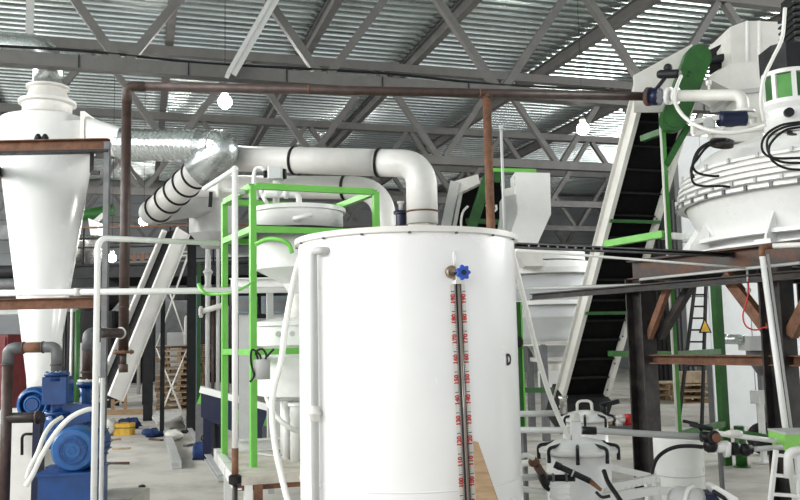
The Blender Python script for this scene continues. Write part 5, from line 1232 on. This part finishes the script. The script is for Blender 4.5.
for k in range(3): part('rib', t, MB().torus(q + Z * (zc2 - .02 - k * .03), Z, S(9.6, 5.1), .006, 24, 6), 'white')
# square tube frame right of the pot
t = thing('square_tube_frame', 'white square-tube frame lying low between the pot and the drum', 'frame', V(*P(625, 480, 6.0).xy, 0))
for p0, p1, r_ in (((606, 488, 5.6), (656, 478, 6.3), .05), ((604, 466, 6.2), (648, 476, 6.5), .045), ((656, 490, 5.6), (604, 499, 5.5), .05), ((652, 490, 5.8), (700, 494, 5.9), .05)):
    part('tube', t, MB().bar(P(*p0), P(*p1), r_, r_), 'white')
for p0 in ((606, 488, 5.6), (656, 478, 6.3), (648, 476, 6.5), (655, 490, 5.6)):
    q = P(*p0); part('leg', t, MB().bar(q, V(q.x, q.y, 0), .045, .045), 'cream')
solo('black_strap', MB().tube(spline(PS([(604, 471, 5.4), (608, 482, 5.3), (616, 494, 5.2), (624, 506, 5.1)])), S(2.4, 5.3), 8), 'rubber', 'thick black strap hanging beside the front pot', 'strap')
# gear motor at the bottom edge
t = thing('gear_motor', 'pale round gear motor with dark and white parts at floor level', 'motor', V(*P(705, 500, 5.2).xy, 0))
D = 5.2
part('motor_body', t, MB().lathe([(S(10, D), -.12), (S(15, D), -.08), (S(15, D), .06), (S(9, D), .1)], P(690, 503, D), RH * .6 - FH * .6, 28), 'light_grey')
part('rim_ring', t, MB().torus(P(692, 502, D - .03), RH * .6 - FH * .6, S(14, D), .014, 26, 6), 'cream')
part('dark_box', t, MB().rbox(P(712, 502, D), (.14, .16, .12), (RH, FH, Z), .02), 'navy')
part('white_shell', t, MB().prism(PS([(711, 487), (716, 485), (738, 498), (742, 510), (728, 510)], D - .1), FH * .12), 'white')
part('black_edge', t, MB().tube(PS([(713, 491), (724, 498), (732, 508)], D - .11), .012, 8), 'black')
part('plinth', t, MB().box(V(*P(708, 500, D).xy, .26), (.3, .24, .52), (RH, FH, Z)), 'light_grey')
# tangle of small parts behind: fittings on a bench
t = thing('fitting_bench', 'low dark bench with scattered pipe fittings behind the platform column', 'bench', V(*P(615, 425, 9.6).xy, 0))
zb = P(615, 428, 9.6).z
part('top', t, MB().box(V(*P(618, 428, 9.8).xy, zb), (.8, .5, .03), (RH, FH, Z)), 'mid_grey')
for dx in (-.36, .36):
    for dy in (-.2, .2): part('leg', t, MB().bar(V(*P(618, 428, 9.8).xy, 0) + RH * dx + FH * dy, V(*P(618, 428, 9.8).xy, zb) + RH * dx + FH * dy, .04, .04), 'charcoal')
for k, (px, m, lab) in enumerate(((596, 'charcoal', 'dark pipe elbow at the left end of the fitting bench'), (606, 'steel', 'shiny metal fitting on the low bench'), (618, 'cream', 'pale round fitting on the low bench'), (629, 'red', 'small red handled valve on the low bench'), (612, 'brass', 'brass coloured fitting on the low bench'))):
    q = V(*P(px, 424, 9.7 + .06 * (k % 2)).xy, zb + .015)
    solo('pipe_fitting', MB().lathe([(.05, 0), (.05, .03), (.03, .035), (.03, .09), (.045, .09), (.045, .12)], q, Z, 12).cyl(q + Z * .06 - RH * .08, q + Z * .06 + RH * .08, .022, 10), m, lab, 'fitting')
# green cabinet and white ladder at the right edge
DGc = 6.3
q = P(797, 438, DGc)
t = thing('green_machine_bed', 'bright green boxed machine bed by the right platform column', 'machine', V(*P(810, 470, 6.6).xy, 0))
part('top_box', t, MB().box(P(800, 440, DGc + .3) + RH * .3, (.95, .3, S(16, DGc)), (RH, FH, Z)), 'lime')
part('top_plate', t, MB().box(P(800, 431, DGc + .3) + RH * .3, (.96, .32, .015), (RH, FH, Z)), 'light_grey')
for dx in (.1, .7): part('leg', t, MB().bar(V(*(P(800, 440, DGc + .4) + RH * dx).xy, 0), P(800, 440, DGc + .4) + RH * dx, .08, .08), 'lime')
t = thing('white_step_ladder', 'small white steel ladder below the green machine bed', 'ladder', V(*P(785, 500, 6.0).xy, 0))
for (x0, x1, d) in ((776, 770, 6.0), (797, 800, 6.0)):
    a, b = P(x0, 450, d), P(x1, 505, d); dd = (b - a).normalized(); part('rail', t, MB().bar(a, a + dd * (a.z / -dd.z), .028, .025), 'white')
for py, l, r_ in ((455, 776, 797), (475, 773, 798), (494, 771, 800), (515, 769, 801), (536, 767, 803)): part('rung', t, MB().bar(P(l, py, 6.0), P(r_, py + 2, 6.0), .022, .022), 'white')
part('hook', t, MB().tube(fillet(PS([(788, 478, 5.95), (788, 452, 5.95), (800, 450, 5.95)]), .05), .028, 10), 'white')
